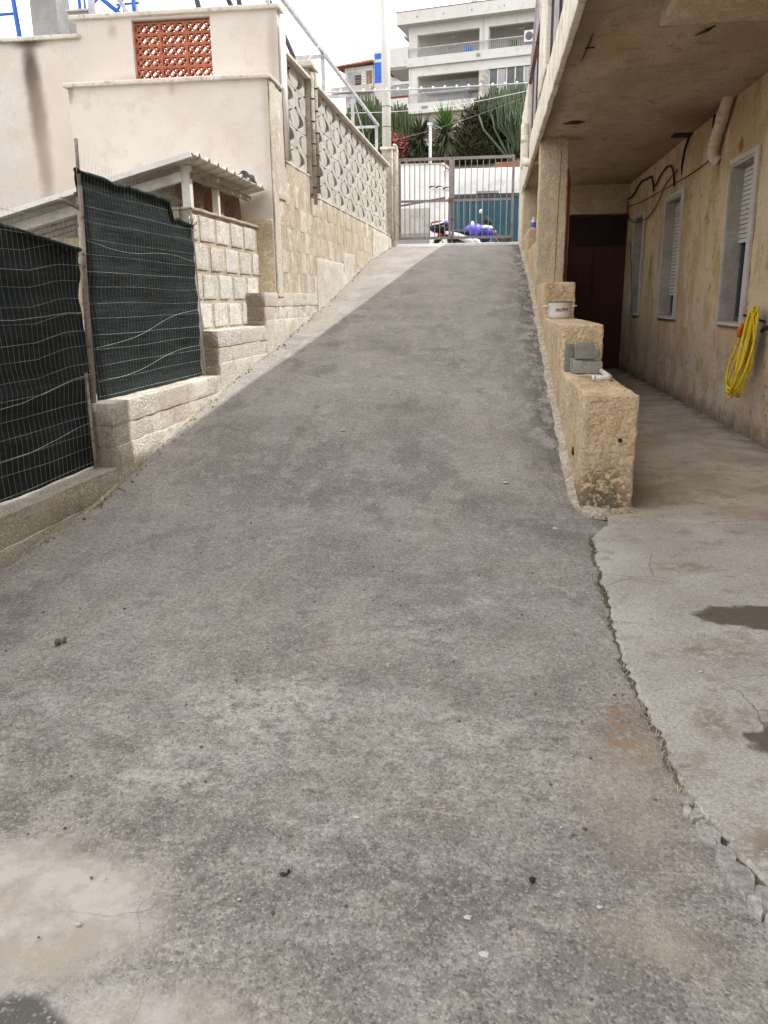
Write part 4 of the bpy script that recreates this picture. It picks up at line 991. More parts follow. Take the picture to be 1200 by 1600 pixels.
for k in range(3):
    x0 = t_+(bw-2*t_)*k/3; x1 = t_+(bw-2*t_)*(k+1)/3
    bm_.bar((x0, .035, t_*.8), (x1, .035, bh-t_*.8), .062, .018); bm_.bar((x0, .037, bh-t_*.8), (x1, .037, t_*.8), .062, .018)
bme = bm_.mesh('grille_brick', M['terracotta'])
for i in range(3):
    for j in range(5): inst('grille_brick', bme, Vector((X0+i*bw, 9.95, Z0+.004+j*bh))-PB.location, GR)
MB().box(X0, X1, 9.96, 10.02, Z1-.028, Z1-.002).build('grille_mortar', M['stick'], GR)
# things on the terrace: column, stairs, blue rails
TC = MB().box(-5.70, -5.36, 10.5, 10.85, 2.85, 7.5)
tag(TC.build('grey_column', M['greypaint']), 'tall grey square column rising behind the pink wall', 'column')
ST = thing('terrace_stair', (-5.2, 10.9, 2.85), 'grey stair with pale treads and slab stringer behind the pink wall', 'stairs')
for k in range(9):
    MB().box(-5.40, -5.10, 10.62+k*.1, 10.9+k*.1, 4.42+k*.075, 4.452+k*.075).build('tread', M['tread'], ST)
    MB().box(-5.39, -5.11, 10.72+k*.1, 10.76+k*.1, 4.35+k*.075, 4.42+k*.075).build('riser', M['greypaint'], ST)
MB().box(-5.19, -4.90, 10.45, 10.6, 4.3, 4.90).build('stringer', M['greypaint'], ST); MB().box(-5.21, -4.88, 10.42, 10.62, 4.90, 4.92).build('stringer_cap', M['tread'], ST)
MB().box(-4.90, -4.84, 10.4, 10.47, 2.85, 5.6).build('newel', M['galv'], ST)
BR = thing('blue_railing', (-6, 10.6, 4.4), 'bright blue tubular railing at the left of the grey column', 'railing')
MB().tube([(-5.92, 10.6, 4.45), (-6.0, 10.6, 5.6)], .03, 10).build('post', M['bluepaint'], BR, smooth=True)
MB().tube([(-9, 10.6, 4.93), (-5.97, 10.6, 4.97)], .018, 8).build('rail', M['bluepaint'], BR, smooth=True)
MB().box(-9, -5.72, 10.3, 10.9, 4.485, 4.60).build('base_slab', M['coping'], BR)
BS = thing('blue_stair_rails', (-4.4, 10.9, 4.6), 'crossing blue tubes of the stair railing above the pink wall', 'railing')
for (a, b, r_) in (((-5.27, 10.95, 4.7), (-5.27, 10.95, 5.6), .022), ((-5.2, 10.95, 4.7), (-5.2, 10.95, 5.6), .015), ((-5.06, 10.9, 5.27), (-4.55, 10.9, 4.86), .028), ((-5.0, 10.95, 4.7), (-4.62, 10.95, 5.28), .018), ((-5.25, 10.95, 5.0), (-4.9, 10.95, 5.3), .016), ((-4.52, 10.9, 4.6), (-4.54, 10.9, 5.6), .026), ((-4.7, 11.0, 4.7), (-4.7, 11.0, 5.14), .024), ((-4.8, 11.0, 5.13), (-4.5, 11.0, 5.14), .014), ((-4.9, 11.0, 4.86), (-4.5, 11.0, 4.88), .014)):
    MB().tube([a, b], r_, 8).build('tube', M['bluepaint'], BS, smooth=True)
m = MB().bar((-4.8, 10.8, 5.3), (-4.5, 10.8, 4.86), .045)
tag(m.build('grey_brace', M['galv']), 'sloping grey steel brace among the blue stair tubes', 'brace')
m = MB().tube([(-4.58, 11.1, 4.5), (-4.58, 11.1, 5.6)], .035, 8)
tag(m.build('beige_pipe', M['pvc'], smooth=True), 'beige vertical pipe beside the last blue railing tube', 'pipe')
# awning frame tubes above the screen wall
PG = thing('pergola_frame', (-2.65, 14, 4.2), 'galvanised steel pergola frame above the pierced screen wall', 'pergola')
m = MB().bar(wl(-.33, 8.2, 5.22), wl(-.33, 19.2, 5.20), .05); m.build('long_tube', M['galv'], PG)
for (y, ztop) in ((13.7, 5.19), (16.15, 5.17), (18.95, 5.17)):
    MB().bar(wl(-.33, y, 3.0), wl(-.33, y, ztop-.02), .055).build('upright', M['galv'], PG)
    MB().bar(wl(-.31, y-.02, ztop-.045), wl(-3.2, y, ztop-.045), .05).build('cross_tube', M['galv'], PG)
MB().bar((-2.76, 10.3, 5.14), (-2.73, 11.95, 4.68), .045).build('brace', M['dkmetal'], PG)
MB().bar((-3.3, 9.95, 5.4), (-3.22, 11.4, 4.75), .045).build('brace', M['dkmetal'], PG)
MB().bar((-3.45, 10.3, 4.68), (-3.6, 10.2, 5.5), .05).build('brace', M['dkmetal'], PG)
MB().bar((-2.95, 10.6, 4.3), (-3.15, 10.4, 5.6), .05).build('brace', M['dkmetal'], PG)
MB().bar((-2.72, 10.6, 4.3), (-2.72, 10.6, 5.6), .05).build('upright', M['galv'], PG)
MB().bar(wl(-.33, 16.3, 5.1), wl(-.30, 18.2, 4.2), .02).build('stay', M['galv'], PG)
# lean-to shed
SH = thing('lean_to_shed', (-3.4, 8.2, 2.2), 'lean-to shed with white posts and beige ribbed roof against the pink wall', 'shed')
def roof_z(x): return 2.665+(x+2.56)*.246
rows_t, rows_b = [], []
ycur = 7.06; prof_ = []
while ycur < 9.36:
    prof_ += [(ycur, 0), (ycur+.14, 0), (ycur+.16, .03), (ycur+.19, .03), (ycur+.21, 0)]; ycur += .25
prof_ = [p for p in prof_ if p[0] < 9.37]+[(9.37, 0)]
m = MB()
xsr = (-2.52, -3.2, -4.0, -4.9)
m.quadgrid([[(x, y, roof_z(x)+h) for y, h in prof_] for x in xsr]); m.quadgrid([[(x, y, roof_z(x)+h-.012) for y, h in prof_] for x in xsr[::-1]])
m.quadgrid([[(-2.52, y, roof_z(-2.52)+h-.012) for y, h in prof_], [(-2.52, y, roof_z(-2.52)+h) for y, h in prof_]])
m.build('roof_sheet', M['sheet'], SH)
m = MB().bar((-2.53, 7.045, roof_z(-2.53)-.01), (-4.9, 7.045, roof_z(-4.9)-.01), .02, .042); m.build('edge_trim', M['whitepaint'], SH)
m = MB().bar((-2.72, 7.30, roof_z(-2.72)-.10), (-4.9, 7.30, roof_z(-4.9)-.10), .05, .08); m.build('front_beam', M['whitepaint'], SH)
m = MB().bar((-2.67, 7.32, 2.54), (-2.64, 9.1, 2.54), .05, .05); m.build('side_beam', M['cane'], SH)
for y, w in ((7.34, .075), (8.12, .06)): MB().bar((-2.69, y, 2.27), (-2.69, y, 2.62), w).build('post', M['whitepaint'], SH)
rows = []
for i in range(20):
    y = 7.38+1.72*i/19
    rows.append([(-2.80-.05*math.sin(i*.9)-.03*noise.noise((y*3, z*3, 0)), y, z) for z in np.linspace(1.9, 2.56, 10)])
MB().quadgrid(rows).build('tarp', M['tarp'], SH, smooth=True)
MB().quadgrid([[(x, 7.5+.03*noise.noise((x*4, z*4, 1)), z) for x in np.linspace(-4.8, -2.8, 16)] for z in (1.3, 1.7, 2.05)]).build('side_tarp', M['tan'], SH)
m = MB().blobby((-2.60, 8.85, 2.72), (.07, .07, .06), 9, .3, 3); m.blobby((-2.56, 8.95, 2.71), (.05, .08, .05), 8, .3, 4); m.box(-2.62, -2.55, 8.68, 8.8, 2.67, 2.74)
tag(m.build('roof_weight', M['dkmetal']), 'dark grey lump lying on the shed roof edge', 'rubble')
# fence -------------------------------------------------------------
FN = thing('netted_fence', (-2.7, 5.2, .35), 'wire mesh fence with dark green shade net on cane posts', 'fence')
def net_top(y, up=False):
    if y < 5.27 and not up:
        return 1.905-.03*(y-3)*.3-max(0, y-4.4)*.10+.015*noise.noise((y*6, 1, 1))
    t = 2.30-.015*(y-5.3)+.03*noise.noise((y*4.5, 2, 1))
    if y > 6.82: t -= .14
    return t+.012*noise.noise((y*19, 3, 2))
def net_d(y, z): return -.165+.022*noise.noise((y*1.6, z*2.1, 3))+.022*noise.noise((y*.7, z*7, 5))+.006*noise.noise((y*2.5, z*22, 6))
for (a, b, zb) in ((1.4, 5.285, .355), (5.30, 7.32, .79)):
    rows = []
    for y in np.arange(a, b+.001, .05):
        y = float(y); zt_ = net_top(y, a > 3)
        rows.append([wl(net_d(y, z), y, z) for z in np.linspace(zb+.012*noise.noise((y*5, 1, 0)), zt_, 46)])
    MB().quadgrid(rows).build('shade_net', M['net'], FN, smooth=True)
    # rolled top hem
    MB().tube([wl(net_d(y, net_top(y, a > 3))+.01, y, net_top(y, a > 3)-.01) for y in np.arange(a, b, .06)], .016, 6).build('net_hem', M['net'], FN, smooth=True)
    w = MB(); nz = 16; zt_m = 2.0 if a < 3 else 2.40
    def wd(y, z): return net_d(y, z)+.022
    ytop = lambda y: (zt_m-.1*max(0, (y-5.3)/2) if a > 3 else 1.99-max(0, y-4.3)*.03)
    for y in np.arange(a, b, .052):
        y = float(y); n = 12
        lean = .03 if a < 3 else .01
        w.tube([wl(wd(y, z), y+lean*math.sin(z*2.3)+.012*noise.noise((y*2, z*3, 9)), z) for z in np.linspace(zb, ytop(y), n)], .0010, 3, False)
    k = 0; z = zb+.03
    while z < zt_m:
        pts_ = []
        for y in np.arange(a, b+.01, .1):
            y = float(y); sag = .012*noise.noise((y*1.1, k, 3))+(.05*max(0, min(1, (y-4.6)/.35)) if a < 3 and 4 < k < 14 else 0)
            pts_.append(wl(wd(y, z), y, min(z+sag, ytop(y))))
        w.tube(pts_, .0011 if k % 4 else .0016, 3, False); z += .098 if k % 2 else .112; k += 1
    stuff(w.build('wire_mesh', M['wire'], FN))
    # slack tie wires
    for (z0, z1) in ((zb+.35, zb+.62), (zb+.12, zb+.3), (zb+1.05, zb+1.02)):
        MB().tube([wl(wd(y, z0)+.012, y, z0+(z1-z0)*((y-a)/(b-a))+.02*math.sin(y*4)) for y in np.linspace(a, b, 14)], .0015, 4).build('tie_wire', M['wire'], FN)
m = MB().tube([(-2.715, 5.215, .34), (-2.70, 5.25, .95), (-2.70, 5.28, 1.5), (-2.69, 5.33, 2.2)], [.023, .024, .022, .020], 9); po = m.build('cane_post', M['cane'], FN, smooth=True)
MB().tube([(-2.69, 5.325, 2.1), (-2.695, 5.36, 2.49)], .012, 7).build('cane_tip', M['cane'], po, smooth=True)
for z in (.5, .72, .98, 1.22, 1.45, 1.7, 1.95, 2.15):
    yv = 5.215+.115*(z-.34)/1.86
    MB().tube([(-2.705, yv+.003, z-.008), (-2.705, yv+.004, z+.008)], .0265, 9).build('wire_tie', M['dkmetal'], po)
MB().bar((-2.72, 5.13, 2.10), (-2.70, 5.34, 2.06), .022).build('cross_stub', M['cane'], po)
MB().tube([(-2.66, 5.10, .36), (-2.70, 5.17, 1.0)], .012, 6).build('short_cane', M['cane'], FN, smooth=True)
for k, (dy, zt_, r_) in enumerate(((0, 2.50, .014), (-.03, 2.2, .010), (.03, 2.05, .010))):
    MB().tube([(-2.64+.012*k, 7.36+dy*1.6, .79), (-2.66, 7.35+dy*.6, 1.4), (-2.675, 7.33+dy, zt_-.04), (-2.675, 7.33+dy, zt_)], [r_, r_, r_, .004], 7).build('cane_rod', M['galv'] if k else M['cane'], FN, smooth=True)
m = MB(); random.seed(6)
for _ in range(60):
    blade(m, -2.665+random.gauss(0, .02), 7.28+random.gauss(0, .04), 2.10+random.gauss(0, .03), random.uniform(-.05, .06), random.uniform(.03, .09), .004)
for _ in range(90):
    blade(m, -2.69+random.gauss(0, .015), random.uniform(4.9, 5.22), 1.76+random.gauss(0, .03), random.uniform(-.06, .02), random.uniform(.02, .07), .0025)
stuff(m.build('frayed_threads', M['net'], FN))

# ------------------------------------------------------------------ gate, piers, pole
GA = thing('driveway_gate', (-.8, 19.0, 2.7), 'grey brown double leaf steel bar gate at the top of the ramp', 'gate')
gz0, gz1, gm = 2.76, 4.47, 3.575
def leaf(x0, x1, nm):
    root = bpy.data.objects.new('gate_leaf', None); col.objects.link(root); root.parent = GA; root.location = (0, 0, 0)
    for (a, b, c, d_) in ((x0, x0+.055, gz0, gz1), (x1-.055, x1, gz0, gz1)): MB().box(a, b, 18.975, 19.025, c, d_).build('stile', M['gate'], root)
    for (z0, z1) in ((gz0, gz0+.055), (gm-.025, gm+.025), (gz1-.06, gz1)): MB().box(x0+.055, x1-.055, 18.98, 19.02, z0, z1).build('rail', M['gate'], root)
    return root
xm = -.885
lf = leaf(-2.07, xm-.006, 0); rg = leaf(xm+.006, .485, 1)
b0 = MB().box(-.0085, .0085, -.0085, .0085, 0, 1).mesh('bar', M['gate'])
for root, x0, x1 in ((lf, -2.07, xm-.006), (rg, xm+.006, .485)):
    for k in range(1, 10):
        x = x0+.03+(x1-x0-.06)*k/10
        inst('bar', b0, Vector((x, 19.0, gz0+.055))-GA.location, root, scale=(1, 1, gz1-.06-gz0-.055))
MB().box(xm-.075, xm+.05, 18.955, 18.974, gm-.05, gm+.05).build('lock_plate', M['rust'], lf)
MB().box(xm-.04, xm+.03, 18.96, 18.974, gz1-.9, gz1-.06).build('cover_strip', M['gate'], lf)
MB().tube([(xm+.02, 18.95, 2.68), (xm+.02, 18.95, 3.6)], .012, 7).build('drop_bolt', M['rust'], rg)
MB().box(xm-.05, xm+.07, 18.94, 18.972, 3.2, 3.225).build('bolt_guide', M['gate'], rg)
GP = thing('gate_pier', (-2.25, 18.95, 2.5), 'grey concrete gate pier with flat cap at the ramp top', 'pier')
m = MB().rbox(-.19, .10, 18.75, 19.12, 2.5, 4.62, seg=.15, rad=.01, amp=.003); m.xf(wl); m.build('shaft', M['postconc'], GP, smooth=True)
m = MB().rbox(-.22, .13, 18.7, 19.16, 4.62, 4.675, seg=.15, rad=.008, amp=.002); m.xf(wl); m.build('cap', M['coping'], GP, smooth=True)
MB().tube([wl(.07, 18.7, 4.71), wl(.12, 18.7, 4.70), wl(.15, 18.7, 4.66), wl(.155, 18.72, 4.5), wl(.155, 18.74, 2.72)], .022, 8).build('conduit', M['fascia'], GP, smooth=True)
MB().tube([wl(.05, 18.72, 2.75), wl(.05, 18.72, 4.6)], .016, 8).build('conduit', M['fascia'], GP, smooth=True)
PL2 = thing('white_pole', (-2.30, 19.35, 2.6), 'tall cream white cylindrical pole behind the gate pier', 'pole')
MB().tube([(-2.375, 19.45, 2.55), (-2.385, 19.45, 9.5)], [.105, .09], 18).build('shaft', M['pole'], PL2, smooth=True)
for z in (5.2, 5.62): MB().tube([(-2.38, 19.45, z), (-2.38, 19.45, z+.012)], .105, 18).build('band', M['dkmetal'], PL2)
# string lights and wires
SL = thing('string_lights', (-1, 19, 5.9), 'festoon cable with small white bulbs strung across above the gate', 'string lights')
A, B = Vector((-3.9, 19.25, 5.93)), Vector((.76, 18.95, 5.86))
MB().tube([A.lerp(B, t)-Vector((0, 0, .02*math.sin(math.pi*t))) for t in np.linspace(0, 1, 20)], .016, 6).build('cable', M['galv'], SL, smooth=True)
bulb = MB().blobby((0, 0, 0), (.028, .028, .035), 8, 0, 0).mesh('bulb', M['whitepl'], True)
for k in range(17):
    t = .06+k*.055
    inst('bulb', bulb, A.lerp(B, t)-Vector((0, 0, .02*math.sin(math.pi*t)-.015))-SL.location, SL)
m = MB().tube([Vector((-3.4, 20.5, 5.75)).lerp(Vector((.76, 18.95, 5.72)), t)-Vector((0, 0, .12*math.sin(math.pi*t))) for t in np.linspace(0, 1, 20)], .006, 5)
tag(m.build('upper_wire', M['whitepaint']), 'thin pale wire sagging just below the light string', 'wire')
m = MB().tube([Vector((-3.4, 20.8, 5.0)).lerp(Vector((.76, 18.95, 5.62)), t)-Vector((0, 0, .1*math.sin(math.pi*t))) for t in np.linspace(0, 1, 20)], .005, 5)
tag(m.build('lower_wire', M['cane']), 'thin brownish wire slanting across in front of the plants', 'wire')
m = MB().tube([(-2.44, 11.3, 4.43), (-2.35, 12.2, 4.95), (-2.2, 13.6, 5.75), (-2.0, 15.5, 6.9), (-1.8, 17.5, 8.2)], .008, 5)
tag(m.build('overhead_wire', M['galv']), 'thin wire rising from the screen wall post into the sky', 'wire')

# ------------------------------------------------------------------ beyond the gate
WB = thing('white_boundary_wall', (-1, 26, 2.5), 'white painted boundary wall across the road behind the gate', 'wall')
MB().rbox(-12, -1.45, 25.98, 26.3, 2.4, 5.40, seg=.6, rad=.02, amp=.006).build('wall_section', M['white'], WB, smooth=True)
MB().rbox(-1.45, 8, 26.1, 26.4, 2.4, 5.26, seg=.6, rad=.02, amp=.006).build('wall_section', M['white'], WB, smooth=True)
MB().bar((-1.5, 25.95, 5.40), (-1.25, 26.08, 5.24), .1, .06).build('ramped_end', M['coping'], WB)
MB().box(-12, -1.45, 25.95, 26.33, 5.395, 5.42).build('wall_coping', M['coping'], WB)
GPW = thing('white_gate_pillar', (-1.55, 25, 2.6), 'white pillar capped with curved terracotta tiles behind the gate', 'pillar')
MB().rbox(-1.80, -1.26, 24.85, 25.3, 2.55, 4.55, seg=.3, rad=.015, amp=.004).build('shaft', M['white'], GPW, smooth=True)
tm = MB()
rr = []
for k in range(9):
    a = math.pi*k/8; rr.append([(.105*math.cos(a), y, .055*math.sin(a)) for y in (0, .6)])
tm.quadgrid(rr); tm.quadgrid([[(p[0]*.86, p[1], p[2]*.82) for p in r] for r in rr][::-1])
for j in (0, 1):
    tm.quadgrid([[r[j] for r in rr], [(r[j][0]*.86, r[j][1], r[j][2]*.82) for r in rr]])
tme = tm.mesh('roof_tile', M['redroof'])
for k in range(3): inst('roof_tile', tme, Vector((-1.72+k*.205, 24.78, 4.58-.035*(k == 2)))-GPW.location, GPW, rot=(R(5), 0, 0))
BLW = thing('beige_low_wall', (-2.5, 25, 2.6), 'low beige wall with brown sloping rail left of the white pillar', 'wall')
MB().rbox(-6, -1.81, 24.9, 25.2, 2.55, 4.05, seg=.4, rad=.015, amp=.004).build('wall', M['beige'], BLW, smooth=True)
MB().bar((-3.1, 24.86, 4.05), (-1.35, 24.82, 4.30), .05).build('rail', M['rust'], BLW)
MB().box(-5.9, -1.82, 24.86, 24.9, 3.0, 3.35).build('base_band', M['greypaint'], BLW)
TG_ = thing('teal_sheet_gate', (0, 25, 2.6), 'teal corrugated metal gate behind the motorcycle', 'gate')
for k in range(15):
    x = -1.17+k*.18
    MB().box(x, x+.172, 24.98+(.02 if k % 2 else 0), 25.03, 2.55, 4.30).build('sheet_panel', M['teal'], TG_)
MB().box(-1.2, 1.6, 24.95, 25.06, 4.305, 4.40).build('lintel', M['dkmetal'], TG_)
MB().box(-.45, .2, 24.9, 25.1, 4.405, 4.47).build('lintel_cover', M['greypaint'], TG_)
MB().box(-1.25, -1.18, 25.0, 25.1, 2.55, 4.35).build('gap_shade_strip', M['seed'], TG_)  # black strip standing in for the shaded gap beside the pillar
PLN = MB().box(.1, .9, 26.15, 26.35, 5.27, 5.42)
tag(PLN.build('terracotta_planter', M['redroof']), 'long red brown planter on the white boundary wall', 'planter')
m = MB().tube([(-2.0, 27.9, 5.0), (-2.0, 27.9, 6.9)], .05, 10); m.box(-2.09, -1.93, 27.84, 27.96, 6.84, 6.92)
tag(m.build('garden_post', M['pvc_grey'], smooth=False), 'slim pale grey post standing among the plants', 'post')
m = MB(); 
m.quadgrid([[(-3.1+.75*math.cos(a), y, 7.0+.62*math.sin(a)) for a in np.linspace(0, math.pi, 14)] for y in (33.5, 33.9)])
b = len(m.v); m.v += [(-3.1+.75*math.cos(a), 33.5, 7.0+.62*math.sin(a)) for a in np.linspace(0, math.pi, 14)]; m.f.append(tuple(range(b, b+14)))
m.box(-3.85, -2.35, 33.5, 33.9, 6.0, 7.0)
tag(m.build('arched_garden_wall', M['white']), 'small white arched wall between the flowering shrub and yucca', 'wall')
# motorcycle ---------------------------------------------------------
MO = thing('motorcycle', (-.6, 22.5, 2.5), 'blue and white motorcycle with black top case parked behind the gate', 'motorcycle', rz=R(14))
def wheel(x):
    w = MB().lathe([(.235, -.045), (.29, -.05), (.305, -.02), (.305, .02), (.29, .05), (.235, .045), (.235, -.045)], (x, 0, .305), 22, 'Y').build('wheel', M['blackpl'], MO, smooth=True, local=True)
    MB().lathe([(.235, -.03), (.215, -.03), (.215, .03), (.235, .03)], (x, 0, .305), 22, 'Y').build('rim', M['chrome'], w, smooth=True, local=True)
    s = MB()
    for k in range(6):
        a = k*math.pi/3; s.bar((x, 0, .305), (x+.22*math.cos(a), 0, .305+.22*math.sin(a)), .025)
    s.lathe([(0, -.05), (.04, -.05), (.04, .05), (0, .05)], (x, 0, .305), 10, 'Y'); s.build('spokes', M['chrome'], w, local=True)
wheel(-.62); wheel(.64)
def ml(name, mat, mb, sm=True): return mb.build(name, M[mat], MO, smooth=sm, local=True)
ml('engine', 'blackpl', MB().blobby((.05, 0, .36), (.24, .15, .18), 10, .15, 3)); ml('frame', 'blackpl', MB().bar((-.55, 0, .5), (.3, 0, .45), .16, .12), False)
ml('seat', 'blackpl', MB().blobby((-.28, 0, .66), (.42, .13, .07), 14, .05, 1))
ml('side_panel', 'whitepl', MB().tube([(-.66, -.10, .66), (-.3, -.14, .56), (.05, -.15, .42), (.28, -.13, .30)], [.04, .075, .085, .05], 10)); ml('side_panel', 'whitepl', MB().tube([(-.66, .10, .66), (-.3, .14, .56), (.05, .15, .42), (.28, .13, .30)], [.04, .075, .085, .05], 10))
ml('tank', 'bluepl', MB().blobby((.16, 0, .72), (.25, .17, .17), 14, .06, 2)); ml('fairing', 'navypl', MB().blobby((.48, 0, .62), (.21, .19, .20), 14, .12, 4)); ml('fairing_top', 'whitepl', MB().blobby((.47, 0, .77), (.20, .16, .075), 12, .05, 6))
ml('leg_shield', 'whitepl', MB().tube([(.02, -.17, .5), (.22, -.19, .42), (.34, -.17, .28)], [.035, .06, .03], 8)); ml('fork', 'chrome', MB().tube([(.64, -.09, .305), (.50, -.09, .80)], .024, 8)); ml('fork', 'chrome', MB().tube([(.64, .09, .305), (.50, .09, .80)], .024, 8))
ml('front_fender', 'navypl', MB().tube([(.36, 0, .52), (.5, 0, .62), (.68, 0, .63), (.84, 0, .54)], [.05, .075, .075, .04], 8))
ml('handlebar', 'blackpl', MB().tube([(.36, -.36, .94), (.44, -.2, .96), (.48, 0, .92), (.44, .2, .96), (.36, .36, .94)], .018, 8)); ml('windshield', 'blackpl', MB().tube([(.54, 0, .82), (.50, 0, .98), (.46, 0, 1.06)], [.10, .08, .04], 10))
ml('mirror', 'whitepl', MB().blobby((.02, -.40, .84), (.05, .03, .07), 9, 0, 0)); ml('mirror_stalk', 'blackpl', MB().tube([(.40, -.3, .94), (.04, -.40, .82)], .010, 6)); ml('mirror', 'whitepl', MB().blobby((.42, .38, 1.22), (.05, .03, .06), 9, 0, 0)); ml('mirror_stalk', 'blackpl', MB().tube([(.42, .3, .95), (.42, .38, 1.18)], .011, 6))
ml('front_indicator', 'orangel', MB().blobby((.70, -.15, .66), (.03, .03, .04), 8, 0, 0)); ml('taillight', 'redpl', MB().blobby((-.76, -.03, .60), (.07, .10, .065), 10, 0, 0)); ml('rear_fender', 'blackpl', MB().tube([(-.5, 0, .62), (-.74, 0, .56), (-.92, 0, .36)], [.09, .09, .06], 8))
tc = ml('top_case', 'blackpl', MB().blobby((-.78, 0, .77), (.27, .22, .13), 16, .03, 1))
MB().blobby((-.80, 0, .875), (.22, .19, .085), 14, .02, 1).build('case_lid', M['maroonpl'], tc, smooth=True, local=True)
MB().blobby((-.62, -.02, .885), (.11, .185, .075), 12, .02, 1).build('lid_stripe', M['bluepl'], tc, smooth=True, local=True)
MB().tube([(-1.0, -.15, .845), (-.85, -.20, .86), (-.72, -.205, .90), (-.66, -.16, .95)], .022, 7).build('lid_stripe', M['whitepl'], tc, smooth=True, local=True)
ml('number_plate', 'whitepl', MB().box(-.945, -.935, -.09, .09, .36, .48), False)

# plants --------------------------------------------------------------
def stems(mb, cx_, cy_, z0, h, spread, n, r0, rs, curve=.5):
    random.seed(rs)
    for _ in range(n):
        a = random.uniform(0, 6.28); q = math.sqrt(random.random()); R1 = spread*q
        tx, ty = cx_+R1*math.cos(a), cy_+R1*math.sin(a)*.8
        hh = h*(1-.35*q*q)*random.uniform(.78, 1.05)
        bx, by = cx_+(tx-cx_)*.25, cy_+(ty-cy_)*.25
        z1 = z0+random.uniform(.0, .35)*h
        pts_ = [(bx, by, z1), (bx+(tx-bx)*curve, by+(ty-by)*curve, z1+(z0+hh-z1)*.22), (tx+random.gauss(0, .03), ty, z1+(z0+hh-z1)*.5), (tx+random.gauss(0, .05)*spread, ty+random.gauss(0, .05), z0+hh)]
        mb.tube(pts_, [r0*.8, r0, r0, r0*.6], 5)
def limb_trunk(mb, c, z0, h, r0): mb.tube([(c[0], c[1], z0-.2), (c[0]+.05, c[1], z0+h*.5), (c[0], c[1], z0+h)], [r0, r0*.8, r0*.5], 8)
E1_ = thing('candelabra_euphorbia', (-4.4, 31, 6.2), 'dense green candelabra euphorbia rising behind the white pole', 'plant')
m = MB(); limb_trunk(m, (-4.4, 31), 6.2, .8, .15); m.build('trunk', M['trunk'], E1_, smooth=True)
m = MB(); stems(m, -4.5, 31, 6.1, 2.4, .95, 420, .03, 1); stems(m, -3.35, 31.4, 6.2, 2.15, .6, 220, .027, 2); stuff(m.build('stems', M['euph'], E1_))
E2_ = thing('grey_euphorbia', (1.0, 31, 6.2), 'tall grey green candelabra euphorbia at the right behind the gate', 'plant')
m = MB(); 
for dx in (-.9, -.5, -.1, .2): m.tube([(.75, 31, 6.0), (.6+dx*.4, 31, 6.6), (.55+dx, 31, 7.25), (.52+dx*1.15, 31, 7.7)], [.05, .045, .036, .03], 7)
m.build('branches', M['euphg'], E2_, smooth=True)
m = MB(); stems(m, .85, 30.9, 6.5, 2.25, .72, 300, .027, 5, .35); stems(m, .35, 31.6, 7.2, 1.6, .8, 120, .027, 6, .4); stuff(m.build('stems', M['euphg'], E2_))
def leaves(mb, blobs, n, size, seed, flat=.5, droop=0.0):
    random.seed(seed)
    tot = sum(b[3]*b[4]*b[5] for b in blobs)
    for (x, y, z, rx, ry, rz) in blobs:
        k = int(n*rx*ry*rz/tot)
        for _ in range(k):
            while True:
                d = Vector((random.uniform(-1, 1), random.uniform(-1, 1), random.uniform(-1, 1)))
                if .25 < d.length < 1: break
            q = .8+.35*noise.noise(d*2.2+Vector((x, y, z)))
            p = Vector((x+d.x*rx*q*1.1, y+d.y*ry*q*1.1, z+d.z*rz*q*1.1))
            u = Vector((random.gauss(0, 1), random.gauss(0, 1), random.gauss(.3-droop, .7))).normalized()
            v_ = u.cross(Vector((random.gauss(0, 1), random.gauss(0, 1), random.gauss(0, 1)))).normalized()
            s = size*random.uniform(.6, 1.4)
            b = len(mb.v); mb.v += [tuple(p-u*s-v_*s*flat*.3), tuple(p+v_*s*flat), tuple(p+u*s), tuple(p-v_*s*flat)]; mb.f.append((b, b+1, b+2, b+3))
J = thing('dark_juniper', (-.5, 32, 6.2), 'large dark feathery evergreen bush behind the boundary wall', 'bush')
m = MB()
for dx, dz in ((-.5, 1.2), (.1, 1.9), (.6, 1.4), (-.1, 1.0)): m.tube([(-.4, 32, 5.9), (-.4+dx*.5, 32, 6.2+dz*.5), (-.4+dx, 32, 6.2+dz)], [.09, .06, .02], 6)
m.build('trunk', M['trunk'], J, smooth=True)
m = MB(); leaves(m, [(-.5, 32, 7.1, 1.05, .8, 1.0), (-.1, 32.1, 7.9, .75, .7, .8), (-1.05, 31.8, 6.7, .6, .6, .55), (.4, 31.9, 6.9, .8, .6, .8), (-.75, 31.9, 7.75, .5, .5, .55), (.5, 32.3, 7.8, .7, .6, .75), (1.2, 32.2, 6.9, .7, .5, .9), (-1.5, 32.4, 6.6, .7, .5, .7), (-2.4, 32.4, 6.5, .8, .5, .7), (-.3, 31.3, 6.5, 1.3, .4, .5)], 34000, .052, 1, .35)
random.seed(14)
for _ in range(420):   # feathery leading shoots
    a = random.uniform(0, 6.28); rr_ = random.uniform(.5, 1.15)
    p = Vector((-.35+rr_*math.cos(a), 31.7+.5*math.sin(a), random.uniform(6.5, 8.3))); d = Vector((math.cos(a)*.6, -.2, random.uniform(.2, 1))).normalized()
    for k in range(5):
        for s in (-1, 1):
            q = p+d*.05*k; u = (d+Vector((s*.8, 0, 0))).normalized()*.06; w_ = Vector((0, .012, .012)); b = len(m.v)
            m.v += [tuple(q-w_), tuple(q+u), tuple(q+w_)]; m.f.append((b, b+1, b+2))
stuff(m.build('foliage', M['bush'], J))
JB = thing('olive_green_bush', (.3, 32.6, 8.0), 'paler olive green spiky growth above the dark evergreen', 'bush')
m = MB(); stems(m, .1, 33, 7.5, 1.5, .95, 260, .026, 9, .3); stuff(m.build('stems', M['euph'], JB))
OL = thing('oleander', (-3.3, 29.5, 6), 'oleander shrub with pink red flowers behind the gate pier', 'shrub')
m = MB()
